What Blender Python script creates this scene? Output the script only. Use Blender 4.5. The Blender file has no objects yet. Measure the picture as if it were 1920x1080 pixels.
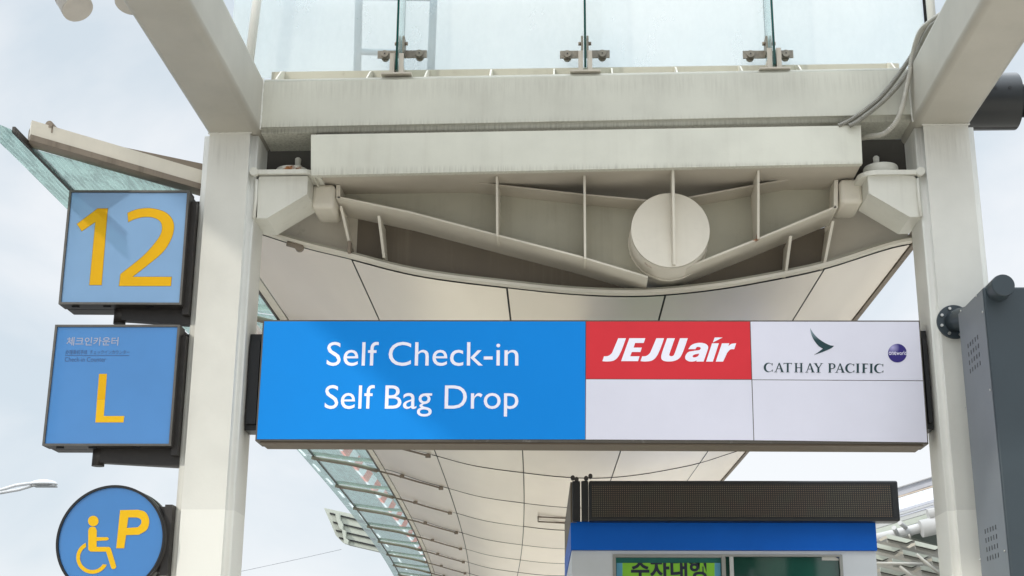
import bpy, bmesh, math, random
from mathutils import Vector, Matrix
random.seed(7)
sc = bpy.context.scene
# ------------------------------------------------------------------ camera
F, PITCH, ROLL, YAW = 2575.98, math.radians(16.8725), math.radians(0.39863), math.radians(-2.67602)
CH = 1.6
fw = Vector((math.sin(YAW)*math.cos(PITCH), math.cos(YAW)*math.cos(PITCH), math.sin(PITCH)))
r0 = Vector((math.cos(YAW), -math.sin(YAW), 0)); u0 = r0.cross(fw)
rt = r0*math.cos(ROLL) + u0*math.sin(ROLL); up = -r0*math.sin(ROLL) + u0*math.cos(ROLL)
cd = bpy.data.cameras.new('camera'); cam = bpy.data.objects.new('camera', cd); sc.collection.objects.link(cam)
cd.sensor_width = 36; cd.lens = 36*F/1920; cd.clip_end = 2000; cd.clip_start = 0.05
M = Matrix((rt, up, -fw)).transposed().to_4x4(); M.translation = (0, 0, CH); cam.matrix_world = M
sc.camera = cam
# ------------------------------------------------------------------ sky and sun
SUN_EL, SUN_AZ = math.radians(31.2), math.radians(-136)     # azimuth from +Y towards +X
w = bpy.data.worlds.new('World'); sc.world = w; w.use_nodes = True
nt = w.node_tree; bg = nt.nodes['Background']
sky = nt.nodes.new('ShaderNodeTexSky'); sky.sky_type = 'NISHITA'; sky.sun_disc = False
sky.sun_elevation = SUN_EL; sky.sun_rotation = SUN_AZ
tc = nt.nodes.new('ShaderNodeTexCoord'); mp = nt.nodes.new('ShaderNodeMapping'); mp.inputs['Scale'].default_value = (1, 1, 1.7)
mp.inputs['Location'].default_value = (2.3, .4, 1.1)
nz = nt.nodes.new('ShaderNodeTexNoise'); nz.inputs['Scale'].default_value = 3.2; nz.inputs['Detail'].default_value = 7; nz.inputs['Roughness'].default_value = .5
nz.inputs['Distortion'].default_value = .35
cr = nt.nodes.new('ShaderNodeValToRGB'); cr.color_ramp.elements[0].position = .40; cr.color_ramp.elements[1].position = .60
cr.color_ramp.elements[0].color = (5.2, 5.85, 6.4, 1); cr.color_ramp.elements[1].color = (7.1, 7.25, 7.45, 1)
mx = nt.nodes.new('ShaderNodeMix'); mx.data_type = 'RGBA'; mx.inputs[0].default_value = .93
L = nt.links.new
L(tc.outputs['Generated'], mp.inputs['Vector']); L(mp.outputs[0], nz.inputs['Vector']); L(nz.outputs[0], cr.inputs[0])
L(sky.outputs[0], mx.inputs[6]); L(cr.outputs[0], mx.inputs[7])
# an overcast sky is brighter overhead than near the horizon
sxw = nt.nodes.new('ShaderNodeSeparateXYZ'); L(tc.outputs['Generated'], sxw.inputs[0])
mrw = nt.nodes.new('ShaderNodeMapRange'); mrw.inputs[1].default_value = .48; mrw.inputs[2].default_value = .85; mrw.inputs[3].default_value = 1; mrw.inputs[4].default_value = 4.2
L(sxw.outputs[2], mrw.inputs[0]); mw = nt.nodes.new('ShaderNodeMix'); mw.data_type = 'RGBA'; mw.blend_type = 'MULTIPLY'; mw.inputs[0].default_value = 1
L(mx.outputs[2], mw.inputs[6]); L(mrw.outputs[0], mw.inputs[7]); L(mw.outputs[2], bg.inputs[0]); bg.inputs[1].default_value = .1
sd = bpy.data.lights.new('sun', 'SUN'); sd.energy = 1.15; sd.angle = math.radians(1.2); sd.color = (1, .95, .86)
sun = bpy.data.objects.new('sun', sd); sc.collection.objects.link(sun)
sdir = Vector((math.sin(SUN_AZ)*math.cos(SUN_EL), math.cos(SUN_AZ)*math.cos(SUN_EL), math.sin(SUN_EL)))
sun.rotation_euler = sdir.to_track_quat('Z', 'Y').to_euler(); sun.location = sdir*40
sc.view_settings.view_transform = 'Standard'; sc.view_settings.look = 'None'; sc.view_settings.gamma = 1
sc.view_settings.exposure = 0.43
sc.cycles.max_bounces = 10; sc.cycles.transparent_max_bounces = 16

# ------------------------------------------------------------------ helpers
def at(px, py, Y=None, X=None, Z=None):
    """the point where the sight line of a measured photo point meets a plane of the building"""
    d = fw + rt*((px-960)/F) - up*((py-540)/F)
    t = Y/d.y if Y is not None else (X/d.x if X is not None else (Z-CH)/d.z)
    return Vector((0, 0, CH)) + d*t
def lin(c):
    return tuple(((v/255)/12.92 if v <= 10 else (((v/255)+.055)/1.055)**2.4) for v in c) + (1,)

def empty(name, loc, label=None, cat=None, group=None):
    o = bpy.data.objects.new(name, None); sc.collection.objects.link(o); o.location = loc
    o.empty_display_size = .2
    return tag(o, label, cat, group)
def tag(o, label=None, cat=None, group=None, kind=None):
    if label: o['label'] = label
    if cat: o['category'] = cat
    if group: o['group'] = group
    if kind: o['kind'] = kind
    return o
def wloc(o):
    v = Vector((0, 0, 0))
    while o is not None: v += o.location; o = o.parent
    return v
def link(name, me, mat, parent=None, smooth=False):
    me.name = name
    if isinstance(mat, (list, tuple)):
        for m in mat: me.materials.append(m)
    else: me.materials.append(mat)
    if smooth:
        for p in me.polygons: p.use_smooth = True
    o = bpy.data.objects.new(name, me); sc.collection.objects.link(o)
    if parent is not None:
        o.parent = parent; o.location = -wloc(parent)
    return o

class MB:
    def __init__(s): s.bm = bmesh.new(); s.mi = 0
    def quad(s, *ps):
        vs = [s.bm.verts.new(p) for p in ps]; f = s.bm.faces.new(vs); f.material_index = s.mi; return s
    def hull(s, front, back):
        n = len(front); a = [s.bm.verts.new(p) for p in front]; b = [s.bm.verts.new(p) for p in back]
        fs = [s.bm.faces.new(a), s.bm.faces.new(b[::-1])]
        for i in range(n):
            j = (i+1) % n; fs.append(s.bm.faces.new((a[j], a[i], b[i], b[j])))
        for f in fs: f.material_index = s.mi
        return s
    def box(s, x0, x1, y0, y1, z0, z1, r=0, seg=3):
        if r:
            t = bmesh.new(); bmesh.ops.create_cube(t, size=1)
            for v in t.verts:
                v.co = Vector(((x0+x1)/2+v.co.x*(x1-x0), (y0+y1)/2+v.co.y*(y1-y0), (z0+z1)/2+v.co.z*(z1-z0)))
            bmesh.ops.bevel(t, geom=t.edges[:], offset=r, segments=seg, profile=.5, affect='EDGES')
            for f in t.faces:
                f.material_index = s.mi; f.smooth = not (max(e.calc_length() for e in f.edges) > r*2.5 and min(e.calc_length() for e in f.edges) > r*2.5)
            me = bpy.data.meshes.new('t'); t.to_mesh(me); t.free(); s.bm.from_mesh(me); bpy.data.meshes.remove(me)
            return s
        return s.hull([(x0,y0,z0),(x1,y0,z0),(x1,y0,z1),(x0,y0,z1)], [(x0,y1,z0),(x1,y1,z0),(x1,y1,z1),(x0,y1,z1)])
    def prism(s, poly, Y, d):                      # poly of 3D points on a front plane, pushed back by d
        return s.hull(poly, [(p[0], p[1]+d, p[2]) for p in poly])
    def px(s, pts, Y, d):                          # measured outline at depth Y with real thickness d
        return s.prism([at(a, b, Y=Y) for a, b in pts], Y, d)
    def tube(s, pts, r, n=12, caps=True, close=False):
        pts = [Vector(p) for p in pts]; rings = []
        prev = None
        for i, p in enumerate(pts):
            t = (pts[min(i+1, len(pts)-1)]-pts[max(i-1, 0)]).normalized()
            if prev is None:
                a = t.orthogonal().normalized()
            else:
                a = (prev - t*prev.dot(t)).normalized()
            prev = a; b = t.cross(a); rr = r[i] if isinstance(r, (list, tuple)) else r
            rings.append([s.bm.verts.new(p+(a*math.cos(2*math.pi*k/n)+b*math.sin(2*math.pi*k/n))*rr) for k in range(n)])
        for i in range(len(rings)-1):
            for k in range(n):
                f = s.bm.faces.new((rings[i][k], rings[i][(k+1)%n], rings[i+1][(k+1)%n], rings[i+1][k])); f.smooth = True; f.material_index = s.mi
        if caps:
            for rg in (rings[0][::-1], rings[-1]):
                f = s.bm.faces.new(rg); f.material_index = s.mi
        return s
    def build(s, name, mat, parent=None, smooth=None):
        bmesh.ops.recalc_face_normals(s.bm, faces=s.bm.faces[:])
        me = bpy.data.meshes.new(name); s.bm.to_mesh(me); s.bm.free()
        return link(name, me, mat, parent)

def from_curve(c):
    o = bpy.data.objects.new('tmp', c); sc.collection.objects.link(o)
    dg = bpy.context.evaluated_depsgraph_get()
    me = bpy.data.meshes.new_from_object(o.evaluated_get(dg), depsgraph=dg)
    bpy.data.objects.remove(o); bpy.data.curves.remove(c)
    return me
def text_mesh(body, box, Y, bold=0, shear=0, name='lettering'):
    """built-in font text fitted to the measured box (left, top, right, bottom in photo points) on plane Y"""
    c = bpy.data.curves.new('t', 'FONT'); c.body = body; c.offset = bold; c.shear = shear; c.resolution_u = 4
    me = from_curve(c)
    xs = [v.co.x for v in me.vertices]; ys = [v.co.y for v in me.vertices]
    x0, x1, y0, y1 = min(xs), max(xs), min(ys), max(ys)
    a, b, cc, d = at(box[0], box[1], Y=Y), at(box[2], box[1], Y=Y), at(box[0], box[3], Y=Y), at(box[2], box[3], Y=Y)
    for v in me.vertices:
        s, t = (v.co.x-x0)/(x1-x0), (v.co.y-y0)/(y1-y0)
        lft = cc.lerp(a, t); rgt = d.lerp(b, t)
        xx = (a.x+cc.x)/2*(1-s) + (b.x+d.x)/2*s
        v.co = Vector((xx, Y, lft.z*(1-s)+rgt.z*s))
    return me
def smooth_poly(pts, n=5):
    """pts: (x,y) smooth or (x,y,1) corner"""
    N = len(pts); out = []
    for i in range(N):
        p0, p1, p2, p3 = pts[i-1], pts[i], pts[(i+1)%N], pts[(i+2)%N]
        if len(p1) > 2 and len(p2) > 2: out.append(p1[:2]); continue
        if len(p1) > 2: p0 = p1
        if len(p2) > 2: p3 = p2
        for k in range(n):
            t = k/n
            out.append(tuple(.5*((2*p1[j])+(-p0[j]+p2[j])*t+(2*p0[j]-5*p1[j]+4*p2[j]-p3[j])*t*t+(-p0[j]+3*p1[j]-3*p2[j]+p3[j])*t**3) for j in (0, 1)))
    return out
def px_shape(splines, Y, tf=lambda x, y: (x, y)):
    c = bpy.data.curves.new('s', 'CURVE'); c.dimensions = '2D'; c.fill_mode = 'BOTH'
    for sp in splines:
        s = c.splines.new('POLY'); s.points.add(len(sp)-1); s.use_cyclic_u = True
        for i, p in enumerate(sp):
            q = at(*tf(p[0], p[1]), Y=Y); s.points[i].co = (q.x, q.z, 0, 1)
    me = from_curve(c)
    for v in me.vertices: v.co = Vector((v.co.x, Y, v.co.y))
    return me

# ------------------------------------------------------------------ materials
def nodes(name):
    m = bpy.data.materials.new(name); m.use_nodes = True
    return m, m.node_tree, m.node_tree.nodes['Principled BSDF']
def objnoise(nt, scale, vec=(1,1,1), detail=4, rough=.55, dist=0):
    tc = nt.nodes.new('ShaderNodeTexCoord'); mp = nt.nodes.new('ShaderNodeMapping'); mp.inputs['Scale'].default_value = vec
    n = nt.nodes.new('ShaderNodeTexNoise'); n.inputs['Scale'].default_value = scale; n.inputs['Detail'].default_value = detail
    n.inputs['Roughness'].default_value = rough; n.inputs['Distortion'].default_value = dist
    nt.links.new(tc.outputs['Object'], mp.inputs['Vector']); nt.links.new(mp.outputs[0], n.inputs['Vector']); return n
def ramp(nt, src, a, b, ca=(0,0,0,1), cb=(1,1,1,1)):
    r = nt.nodes.new('ShaderNodeValToRGB'); r.color_ramp.elements[0].position = a; r.color_ramp.elements[1].position = b
    r.color_ramp.elements[0].color = ca; r.color_ramp.elements[1].color = cb; nt.links.new(src, r.inputs[0]); return r
def mixc(nt, fac, a, b, mode='MIX'):
    m = nt.nodes.new('ShaderNodeMix'); m.data_type = 'RGBA'; m.blend_type = mode
    for s, v in ((0, fac), (6, a), (7, b)):
        if hasattr(v, 'links') or isinstance(v, bpy.types.NodeSocket): nt.links.new(v, m.inputs[s])
        else: m.inputs[s].default_value = v
    return m.outputs[2]
def math_(nt, op, a, b=None, c=None):
    m = nt.nodes.new('ShaderNodeMath'); m.operation = op
    for i, v in enumerate((a, b, c)):
        if v is None: continue
        if isinstance(v, bpy.types.NodeSocket): nt.links.new(v, m.inputs[i])
        else: m.inputs[i].default_value = v
    return m.outputs[0]
def bump(nt, bs, h, st=.2, dist=.01):
    b = nt.nodes.new('ShaderNodeBump'); b.inputs['Strength'].default_value = st; b.inputs['Distance'].default_value = dist
    nt.links.new(h, b.inputs['Height']); nt.links.new(b.outputs[0], bs.inputs['Normal'])

def paint(name, col, dirt=.35, dirt_z=None, step=None, rust=(), rough=.5, streak=1.0, dirtcol=(.24,.20,.15,1), bumpst=.12, grime=.5):
    m, nt, bs = nodes(name)
    big = objnoise(nt, 1.7, detail=6); st = objnoise(nt, 1, (15, 15, .55), 6, .65); fine = objnoise(nt, 45, detail=3)
    c2 = tuple(v*.86 for v in col[:3]) + (1,)
    c = mixc(nt, ramp(nt, big.outputs[0], .35, .68).outputs[0], col, c2)
    sm = ramp(nt, math_(nt, 'MULTIPLY', st.outputs[0], math_(nt, 'ADD', .55, math_(nt, 'MULTIPLY', big.outputs[0], .9))), .52, .80).outputs[0]
    c = mixc(nt, math_(nt, 'MULTIPLY', sm, dirt*streak), c, dirtcol)
    sp = objnoise(nt, 9, (1, 1, 1), 9, .75)
    c = mixc(nt, math_(nt, 'MULTIPLY', ramp(nt, sp.outputs[0], .60, .74).outputs[0], dirt*grime), c, dirtcol)
    tc = nt.nodes.new('ShaderNodeTexCoord'); sx = nt.nodes.new('ShaderNodeSeparateXYZ'); nt.links.new(tc.outputs['Object'], sx.inputs[0])
    if step:
        c = mixc(nt, math_(nt, 'LESS_THAN', sx.outputs[2], step), c, tuple(v*1.13 for v in col[:3])+(1,))
    if dirt_z:
        for z0, hgt, amt in dirt_z:
            mr = nt.nodes.new('ShaderNodeMapRange'); mr.inputs[1].default_value = z0+hgt; mr.inputs[2].default_value = z0; mr.interpolation_type = 'SMOOTHSTEP'
            nt.links.new(sx.outputs[2], mr.inputs[0])
            m3 = nt.nodes.new('ShaderNodeMapRange'); m3.inputs[1].default_value = z0-hgt*1.6; m3.inputs[2].default_value = z0-.012; m3.interpolation_type = 'SMOOTHSTEP'
            nt.links.new(sx.outputs[2], m3.inputs[0])
            s2 = objnoise(nt, 1, (55, 55, 2.5), 6, .7)
            c = mixc(nt, math_(nt, 'MULTIPLY', math_(nt, 'MULTIPLY', math_(nt, 'MULTIPLY', mr.outputs[0], m3.outputs[0]), ramp(nt, s2.outputs[0], .44, .74).outputs[0]), amt), c, (.10,.08,.055,1))
    for (p, r, amt) in rust:
        d = nt.nodes.new('ShaderNodeVectorMath'); d.operation = 'DISTANCE'; nt.links.new(tc.outputs['Object'], d.inputs[0]); d.inputs[1].default_value = p
        rn = objnoise(nt, 22, detail=6, rough=.7)
        dd = math_(nt, 'ADD', math_(nt, 'DIVIDE', d.outputs['Value'], r), math_(nt, 'MULTIPLY', math_(nt, 'SUBTRACT', rn.outputs[0], .5), 2.4))
        k = ramp(nt, dd, .55, .95, (1,1,1,1), (0,0,0,1)).outputs[0]
        rc = mixc(nt, ramp(nt, rn.outputs[0], .4, .6).outputs[0], (.16,.045,.012,1), (.42,.17,.05,1))
        c = mixc(nt, math_(nt, 'MULTIPLY', k, amt), c, rc)
    nt.links.new(c, bs.inputs['Base Color']); bs.inputs['Roughness'].default_value = rough; bs.inputs['Specular IOR Level'].default_value = .35
    bn = objnoise(nt, 70, detail=3)
    bump(nt, bs, math_(nt, 'ADD', math_(nt, 'MULTIPLY', bn.outputs[0], .5), math_(nt, 'MULTIPLY', fine.outputs[0], .8)), bumpst, .004)
    return m
def plain(name, col, rough=.5, metal=0, var=.15, sc_=6, bumpst=.1, spec=.5):
    m, nt, bs = nodes(name); n = objnoise(nt, sc_, detail=6, rough=.6)
    c = mixc(nt, ramp(nt, n.outputs[0], .35, .7).outputs[0], col, tuple(v*(1-var) for v in col[:3])+(1,))
    nt.links.new(c, bs.inputs['Base Color']); bs.inputs['Roughness'].default_value = rough; bs.inputs['Metallic'].default_value = metal
    bs.inputs['Specular IOR Level'].default_value = spec
    if bumpst: bump(nt, bs, n.outputs[0], bumpst, .003)
    return m
CREAM = (.70, .69, .605, 1)
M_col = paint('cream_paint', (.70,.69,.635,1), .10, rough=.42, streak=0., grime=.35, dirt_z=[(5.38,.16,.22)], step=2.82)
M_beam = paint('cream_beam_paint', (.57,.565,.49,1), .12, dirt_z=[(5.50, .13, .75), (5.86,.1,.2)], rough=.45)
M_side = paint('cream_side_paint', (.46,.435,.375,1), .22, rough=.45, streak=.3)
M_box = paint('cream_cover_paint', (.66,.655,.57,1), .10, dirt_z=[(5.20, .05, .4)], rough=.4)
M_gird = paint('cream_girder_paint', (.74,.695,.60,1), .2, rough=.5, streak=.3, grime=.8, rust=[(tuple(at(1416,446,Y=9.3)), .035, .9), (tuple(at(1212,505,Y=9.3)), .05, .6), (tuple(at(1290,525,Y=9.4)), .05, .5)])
M_gird2 = paint('shaded_girder_paint', (.52,.475,.40,1), .35, rough=.55, streak=.2, grime=1)  # darker copy of the girder cream, recess shade put into the colour
M_web = paint('shaded_web_paint', (.45,.43,.345,1), .4, rough=.5, streak=.7, grime=1)  # recess shade put into the base colour, grime over it
M_webd = paint('dark_web_paint', (.15,.125,.095,1), .5, rough=.6, streak=.8, grime=1)  # lower web darkened further, girder shade contrast put into the colour
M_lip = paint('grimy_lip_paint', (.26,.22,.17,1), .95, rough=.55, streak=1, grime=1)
M_brk = paint('cream_bracket_paint', (.70,.69,.62,1), .2, rough=.42, rust=[(tuple(at(606,346,Y=9.1)), .055, 1.), (tuple(at(540,318,Y=9.12)), .05, 1), (tuple(at(565,317,Y=9.12)), .05, 1), (tuple(at(600,330,Y=9.08)), .04, .9), (tuple(at(1592,350,Y=9.2)), .04, .8)])
M_dark = plain('dark_steel', lin((52,48,45)), .45, 0, .3, 12)
M_black = plain('black_metal', lin((16,17,19)), .4, 0, .2, 9)
M_recess = plain('dark_recess_metal', lin((70,66,60)), .7, 0, .3, 5)
M_trim = paint('weathered_trim', (.10,.088,.072,1), .5, rough=.55, dirtcol=(.5,.48,.45,1), streak=.1, grime=.9)
M_under = paint('weathered_underside', (.15,.12,.09,1), .5, rough=.6, dirtcol=(.12,.09,.07,1), streak=.3)
M_brown = paint('stained_trim', (.26,.215,.17,1), .6, rough=.6, dirtcol=(.09,.07,.05,1), grime=1.2)
M_steel = plain('stainless_steel', (.25,.225,.185,1), .45, .5, .35, 30)
M_silver = plain('bright_steel', (.6,.6,.58,1), .3, .8, .1)
M_blue = plain('blue_vinyl', lin((0,134,222)), .55, 0, .03, 2, .02, .2)
M_red = plain('red_vinyl', lin((216,50,60)), .5, 0, .06, 3, .02, .25)
M_white = plain('white_vinyl', lin((222,221,234)), .42, 0, .05, 2, .02)
M_lett = plain('white_lettering', lin((244,242,254)), .45, 0, .03, 3, 0)
M_teal = plain('teal_ink', lin((6,52,58)), .4, 0, .05, 3, 0)
def glossy_sign(name, col, r=.12):
    m, nt, bs = nodes(name); n = objnoise(nt, 1.6, detail=3)
    c = mixc(nt, ramp(nt, n.outputs[0], .35, .7).outputs[0], col, tuple(v*.9 for v in col[:3])+(1,))
    nt.links.new(c, bs.inputs['Base Color']); bs.inputs['Roughness'].default_value = r
    bs.inputs['Coat Weight'].default_value = .7; bs.inputs['Coat Roughness'].default_value = .05
    bump(nt, bs, n.outputs[0], .06, .02); return m
M_sblue = glossy_sign('light_blue_sign_face', lin((126,164,204)))
M_mblue = glossy_sign('mid_blue_sign_face', lin((70,132,196)))
M_rblue = glossy_sign('round_sign_blue', lin((56,124,190)), .25)
M_yel = plain('yellow_lettering', lin((222,170,0)), .4, 0, .08, 4, 0, .2)
M_yel2 = plain('faded_yellow_lettering', lin((230,182,24)), .4, 0, .05, 4, 0, .2)
M_ink = plain('grey_ink', lin((160,166,188)), .4, 0, .1, 30, 0)
M_ink2 = plain('dark_blue_ink', lin((52,86,134)), .4, 0, .1, 30, 0)

m, nt, bs = nodes('soffit_aluminium'); M_soff = m
n = objnoise(nt, .9, (1, .35, 1), 3, .5, 0); n2 = objnoise(nt, 3, (1, .2, 1), 2)
c = mixc(nt, ramp(nt, n.outputs[0], .3, .7).outputs[0], (.93,.85,.74,1), (.85,.775,.68,1))
c = mixc(nt, math_(nt, 'MULTIPLY', ramp(nt, n2.outputs[0], .35, .85).outputs[0], .10), c, (.40,.34,.27,1))
an = nt.nodes.new('ShaderNodeAttribute'); an.attribute_name = 'tone'; hs_ = nt.nodes.new('ShaderNodeHueSaturation'); nt.links.new(an.outputs['Fac'], hs_.inputs['Value']); nt.links.new(c, hs_.inputs['Color'])
nt.links.new(hs_.outputs[0], bs.inputs['Base Color']); bs.inputs['Metallic'].default_value = .5
bs.inputs['Roughness'].default_value = .30
nb = objnoise(nt, .8, (1, .5, 1), 1, .3); bump(nt, bs, nb.outputs[0], .12, .05)

def glass(name, tint, milky, rough=.02, mil=(.85,.9,.92,1), frit=False):
    m = bpy.data.materials.new(name); m.use_nodes = True; nt = m.node_tree; nt.nodes.remove(nt.nodes['Principled BSDF'])
    out = nt.nodes['Material Output']
    tr = nt.nodes.new('ShaderNodeBsdfTransparent'); tr.inputs[0].default_value = tint
    gl = nt.nodes.new('ShaderNodeBsdfGlossy'); gl.inputs[0].default_value = (.9,.95,.95,1); gl.inputs[1].default_value = rough
    tl = nt.nodes.new('ShaderNodeBsdfTranslucent'); tl.inputs[0].default_value = mil
    df = nt.nodes.new('ShaderNodeBsdfDiffuse'); df.inputs[0].default_value = mil
    lw = nt.nodes.new('ShaderNodeLayerWeight'); lw.inputs[0].default_value = .5
    fr_ = math_(nt, 'ADD', math_(nt, 'MULTIPLY', math_(nt, 'POWER', lw.outputs['Facing'], 2.6 if frit else 5.0), .9), .05)
    a = nt.nodes.new('ShaderNodeMixShader'); a.inputs[0].default_value = .45; nt.links.new(tl.outputs[0], a.inputs[1]); nt.links.new(df.outputs[0], a.inputs[2])
    b = nt.nodes.new('ShaderNodeMixShader'); nt.links.new(tr.outputs[0], b.inputs[1]); nt.links.new(a.outputs[0], b.inputs[2])
    dn = objnoise(nt, 3, (1, 1, .5), 6, .65)
    lwd = None
    f = math_(nt, 'MULTIPLY', ramp(nt, dn.outputs[0], .2, .9, (.75,.75,.75,1), (1.2,1.2,1.2,1)).outputs[0], milky)
    if frit:
        tc = nt.nodes.new('ShaderNodeTexCoord'); sx = nt.nodes.new('ShaderNodeSeparateXYZ'); nt.links.new(tc.outputs['Object'], sx.inputs[0])
        y9 = math_(nt, 'SUBTRACT', sx.outputs[1], 9.5)
        xu = math_(nt, 'ADD', sx.outputs[0], math_(nt, 'ADD', math_(nt, 'MULTIPLY', y9, .013), math_(nt, 'MULTIPLY', math_(nt, 'MULTIPLY', y9, y9), .00105)))
        s = math_(nt, 'FRACT', math_(nt, 'MULTIPLY', xu, 26.0))
        f = math_(nt, 'ADD', f, math_(nt, 'MULTIPLY', math_(nt, 'LESS_THAN', s, .35), .28))
    if frit:
        gn = objnoise(nt, 3.2, (7, 1.6, 1), 10, .85, .8)  # streaky noise imitates busy reflections, put into the milkiness and tint
        f = math_(nt, 'ADD', f, ramp(nt, gn.outputs[0], .52, .57, (0,0,0,1), (.22,.22,.22,1)).outputs[0])
        g2 = objnoise(nt, 2.1, (4, 1.1, 1), 10, .8, 1.2)
        nt.links.new(mixc(nt, ramp(nt, g2.outputs[0], .45, .58).outputs[0], tint, tuple(v*.55 for v in tint[:3])+(1,)), tr.inputs[0])
    nt.links.new(f, b.inputs[0])
    cmb = nt.nodes.new('ShaderNodeMixShader'); nt.links.new(fr_, cmb.inputs[0]); nt.links.new(b.outputs[0], cmb.inputs[1]); nt.links.new(gl.outputs[0], cmb.inputs[2])
    nt.links.new(cmb.outputs[0], out.inputs[0]); return m
M_glass = glass('frosted_screen_glass', (.95,.985,.98,1), .30, .04, (.95,.97,.96,1))
M_wing = glass('green_wing_glass', (.54,.81,.71,1), .08, .015, (.55,.76,.70,1), frit=True)
M_fin = glass('clear_fin_glass', (.86,.94,.93,1), .15)
M_edge = plain('green_glass_edge', lin((14,62,56)), .2, 0, .2)

# ------------------------------------------------------------------ setting: ground
m, nt, bs = nodes('asphalt'); n = objnoise(nt, 60, detail=8, rough=.7); n2 = objnoise(nt, .35, detail=4)
c = mixc(nt, ramp(nt, n.outputs[0], .3, .7).outputs[0], (.085,.085,.088,1), (.14,.14,.138,1)); c = mixc(nt, n2.outputs[0], c, (.11,.11,.108,1))
nt.links.new(c, bs.inputs['Base Color']); bs.inputs['Roughness'].default_value = .85; M_asph = m
m, nt, bs = nodes('pavers')
br = nt.nodes.new('ShaderNodeTexBrick'); tcx = nt.nodes.new('ShaderNodeTexCoord'); nt.links.new(tcx.outputs['Object'], br.inputs['Vector'])
br.inputs['Scale'].default_value = 1.6; br.inputs['Mortar Size'].default_value = .012; br.inputs['Color1'].default_value = (.62,.57,.49,1); br.inputs['Color2'].default_value = (.54,.50,.43,1)
br.inputs['Mortar'].default_value = (.2,.18,.16,1); nt.links.new(br.outputs[0], bs.inputs['Base Color']); bs.inputs['Roughness'].default_value = .8; M_pav = m
M_kerb = plain('kerb_stone', (.42,.41,.39,1), .8, 0, .2, 12)
M_line = plain('road_marking', (.78,.78,.76,1), .6, 0, .15, 8)
tag(MB().quad((-900,-900,-.13),(900,-900,-.13),(900,900,-.13),(-900,900,-.13)).build('ground', M_asph), kind='structure')
tag(MB().box(-5.2, 9.5, -40, 140, -.12, 0).build('pavement', M_pav), kind='structure')
tag(MB().box(-5.36, -5.204, -40, 140, -.12, .012).build('kerb', M_kerb), kind='structure')
mb = MB()
for k in range(40):
    for xx in (-8.4, -15.2): mb.quad((xx, -20+4*k, -.122), (xx+.15, -20+4*k, -.122), (xx+.15, -18+4*k, -.122), (xx, -18+4*k, -.122))
tag(mb.build('road_markings', M_line), kind='structure')

# striped barrier along the road, mirrored in the glass wing of the canopy
BR = empty('road_barrier', (-11.6, 90, -.13), 'long red and white striped plastic road barrier', 'barrier')
mbr, mbw = MB(), MB()
for k in range(80):
    y_ = 30+1.5*k; mm = (mbr, mbw)[k % 2]
    mm.hull([(-11.75, y_, -.13), (-11.4, y_, -.13), (-11.5, y_, .32), (-11.65, y_, .32)], [(-11.75, y_+1.49, -.13), (-11.4, y_+1.49, -.13), (-11.5, y_+1.49, .32), (-11.65, y_+1.49, .32)])
mbr.build('red_blocks', plain('orange_red_plastic', (.55,.10,.06,1), .5), BR); mbw.build('white_blocks', plain('white_plastic', (.6,.6,.6,1), .5), BR)

# ------------------------------------------------------------------ steel gantry
g = empty('steel_gantry', (0, 9.2, 0), 'cream painted steel portal with two square columns and a crossbeam above the wide blue sign', 'gantry')
XL0, XL1, XR0, XR1 = -2.648, -2.255, 2.405, 2.815
ZB, ZT = 5.51, 5.955
for x0, x1 in ((XL0, XL1), (XR0, XR1)):
    mb = MB().box(x0, x1, 9.0, 9.40, .03, ZB-.004)
    bmesh.ops.bevel(mb.bm, geom=[e for e in mb.bm.edges if abs(e.verts[0].co.z-e.verts[1].co.z) > 1], offset=.05, segments=5, affect='EDGES')
    for f in mb.bm.faces: f.smooth = min(e.calc_length() for e in f.edges) < .05
    mb.box(x0-.08, x1+.08, 8.92, 9.48, 0, .03); mb.build('column', M_col, g)
mb = MB(); 
mb.hull([(-2.235,9.0,5.515),(2.385,9.0,5.555),(2.385,9.0,5.965),(-2.235,9.0,5.94)],[(-2.235,9.4,5.515),(2.385,9.4,5.555),(2.385,9.4,5.965),(-2.235,9.4,5.94)])
bmesh.ops.bevel(mb.bm, geom=[e for e in mb.bm.edges if abs(e.verts[0].co.x-e.verts[1].co.x) > 1], offset=.035, segments=4, affect='EDGES')
for f in mb.bm.faces: f.smooth = min(e.calc_length() for e in f.edges) < .1
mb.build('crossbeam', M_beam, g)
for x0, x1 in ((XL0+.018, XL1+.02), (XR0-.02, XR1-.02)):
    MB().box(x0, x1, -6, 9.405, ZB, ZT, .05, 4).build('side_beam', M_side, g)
# weld collars round the column heads
for x0, x1 in ((XL0, XL1), (XR0, XR1)):
    mb = MB(); pts = []
    for i in range(40):
        t = i/39; pts.append((x0+.04+(x1-x0-.08)*t, 8.995+random.uniform(-.001,.002), ZB-.003+random.uniform(-.003,.003)))
    mb.tube(pts, .007, 6); mb.build('weld_bead', M_col, g)
mb = MB()
for x_ in (-2.236, 2.384):
    mb.tube([(x_+random.uniform(-.002,.002), 8.997, 5.53+.4*i/30) for i in range(31)], [.007+random.uniform(-.002,.003) for i in range(31)], 6)
mb.build('weld_bead', M_col, g)
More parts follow.
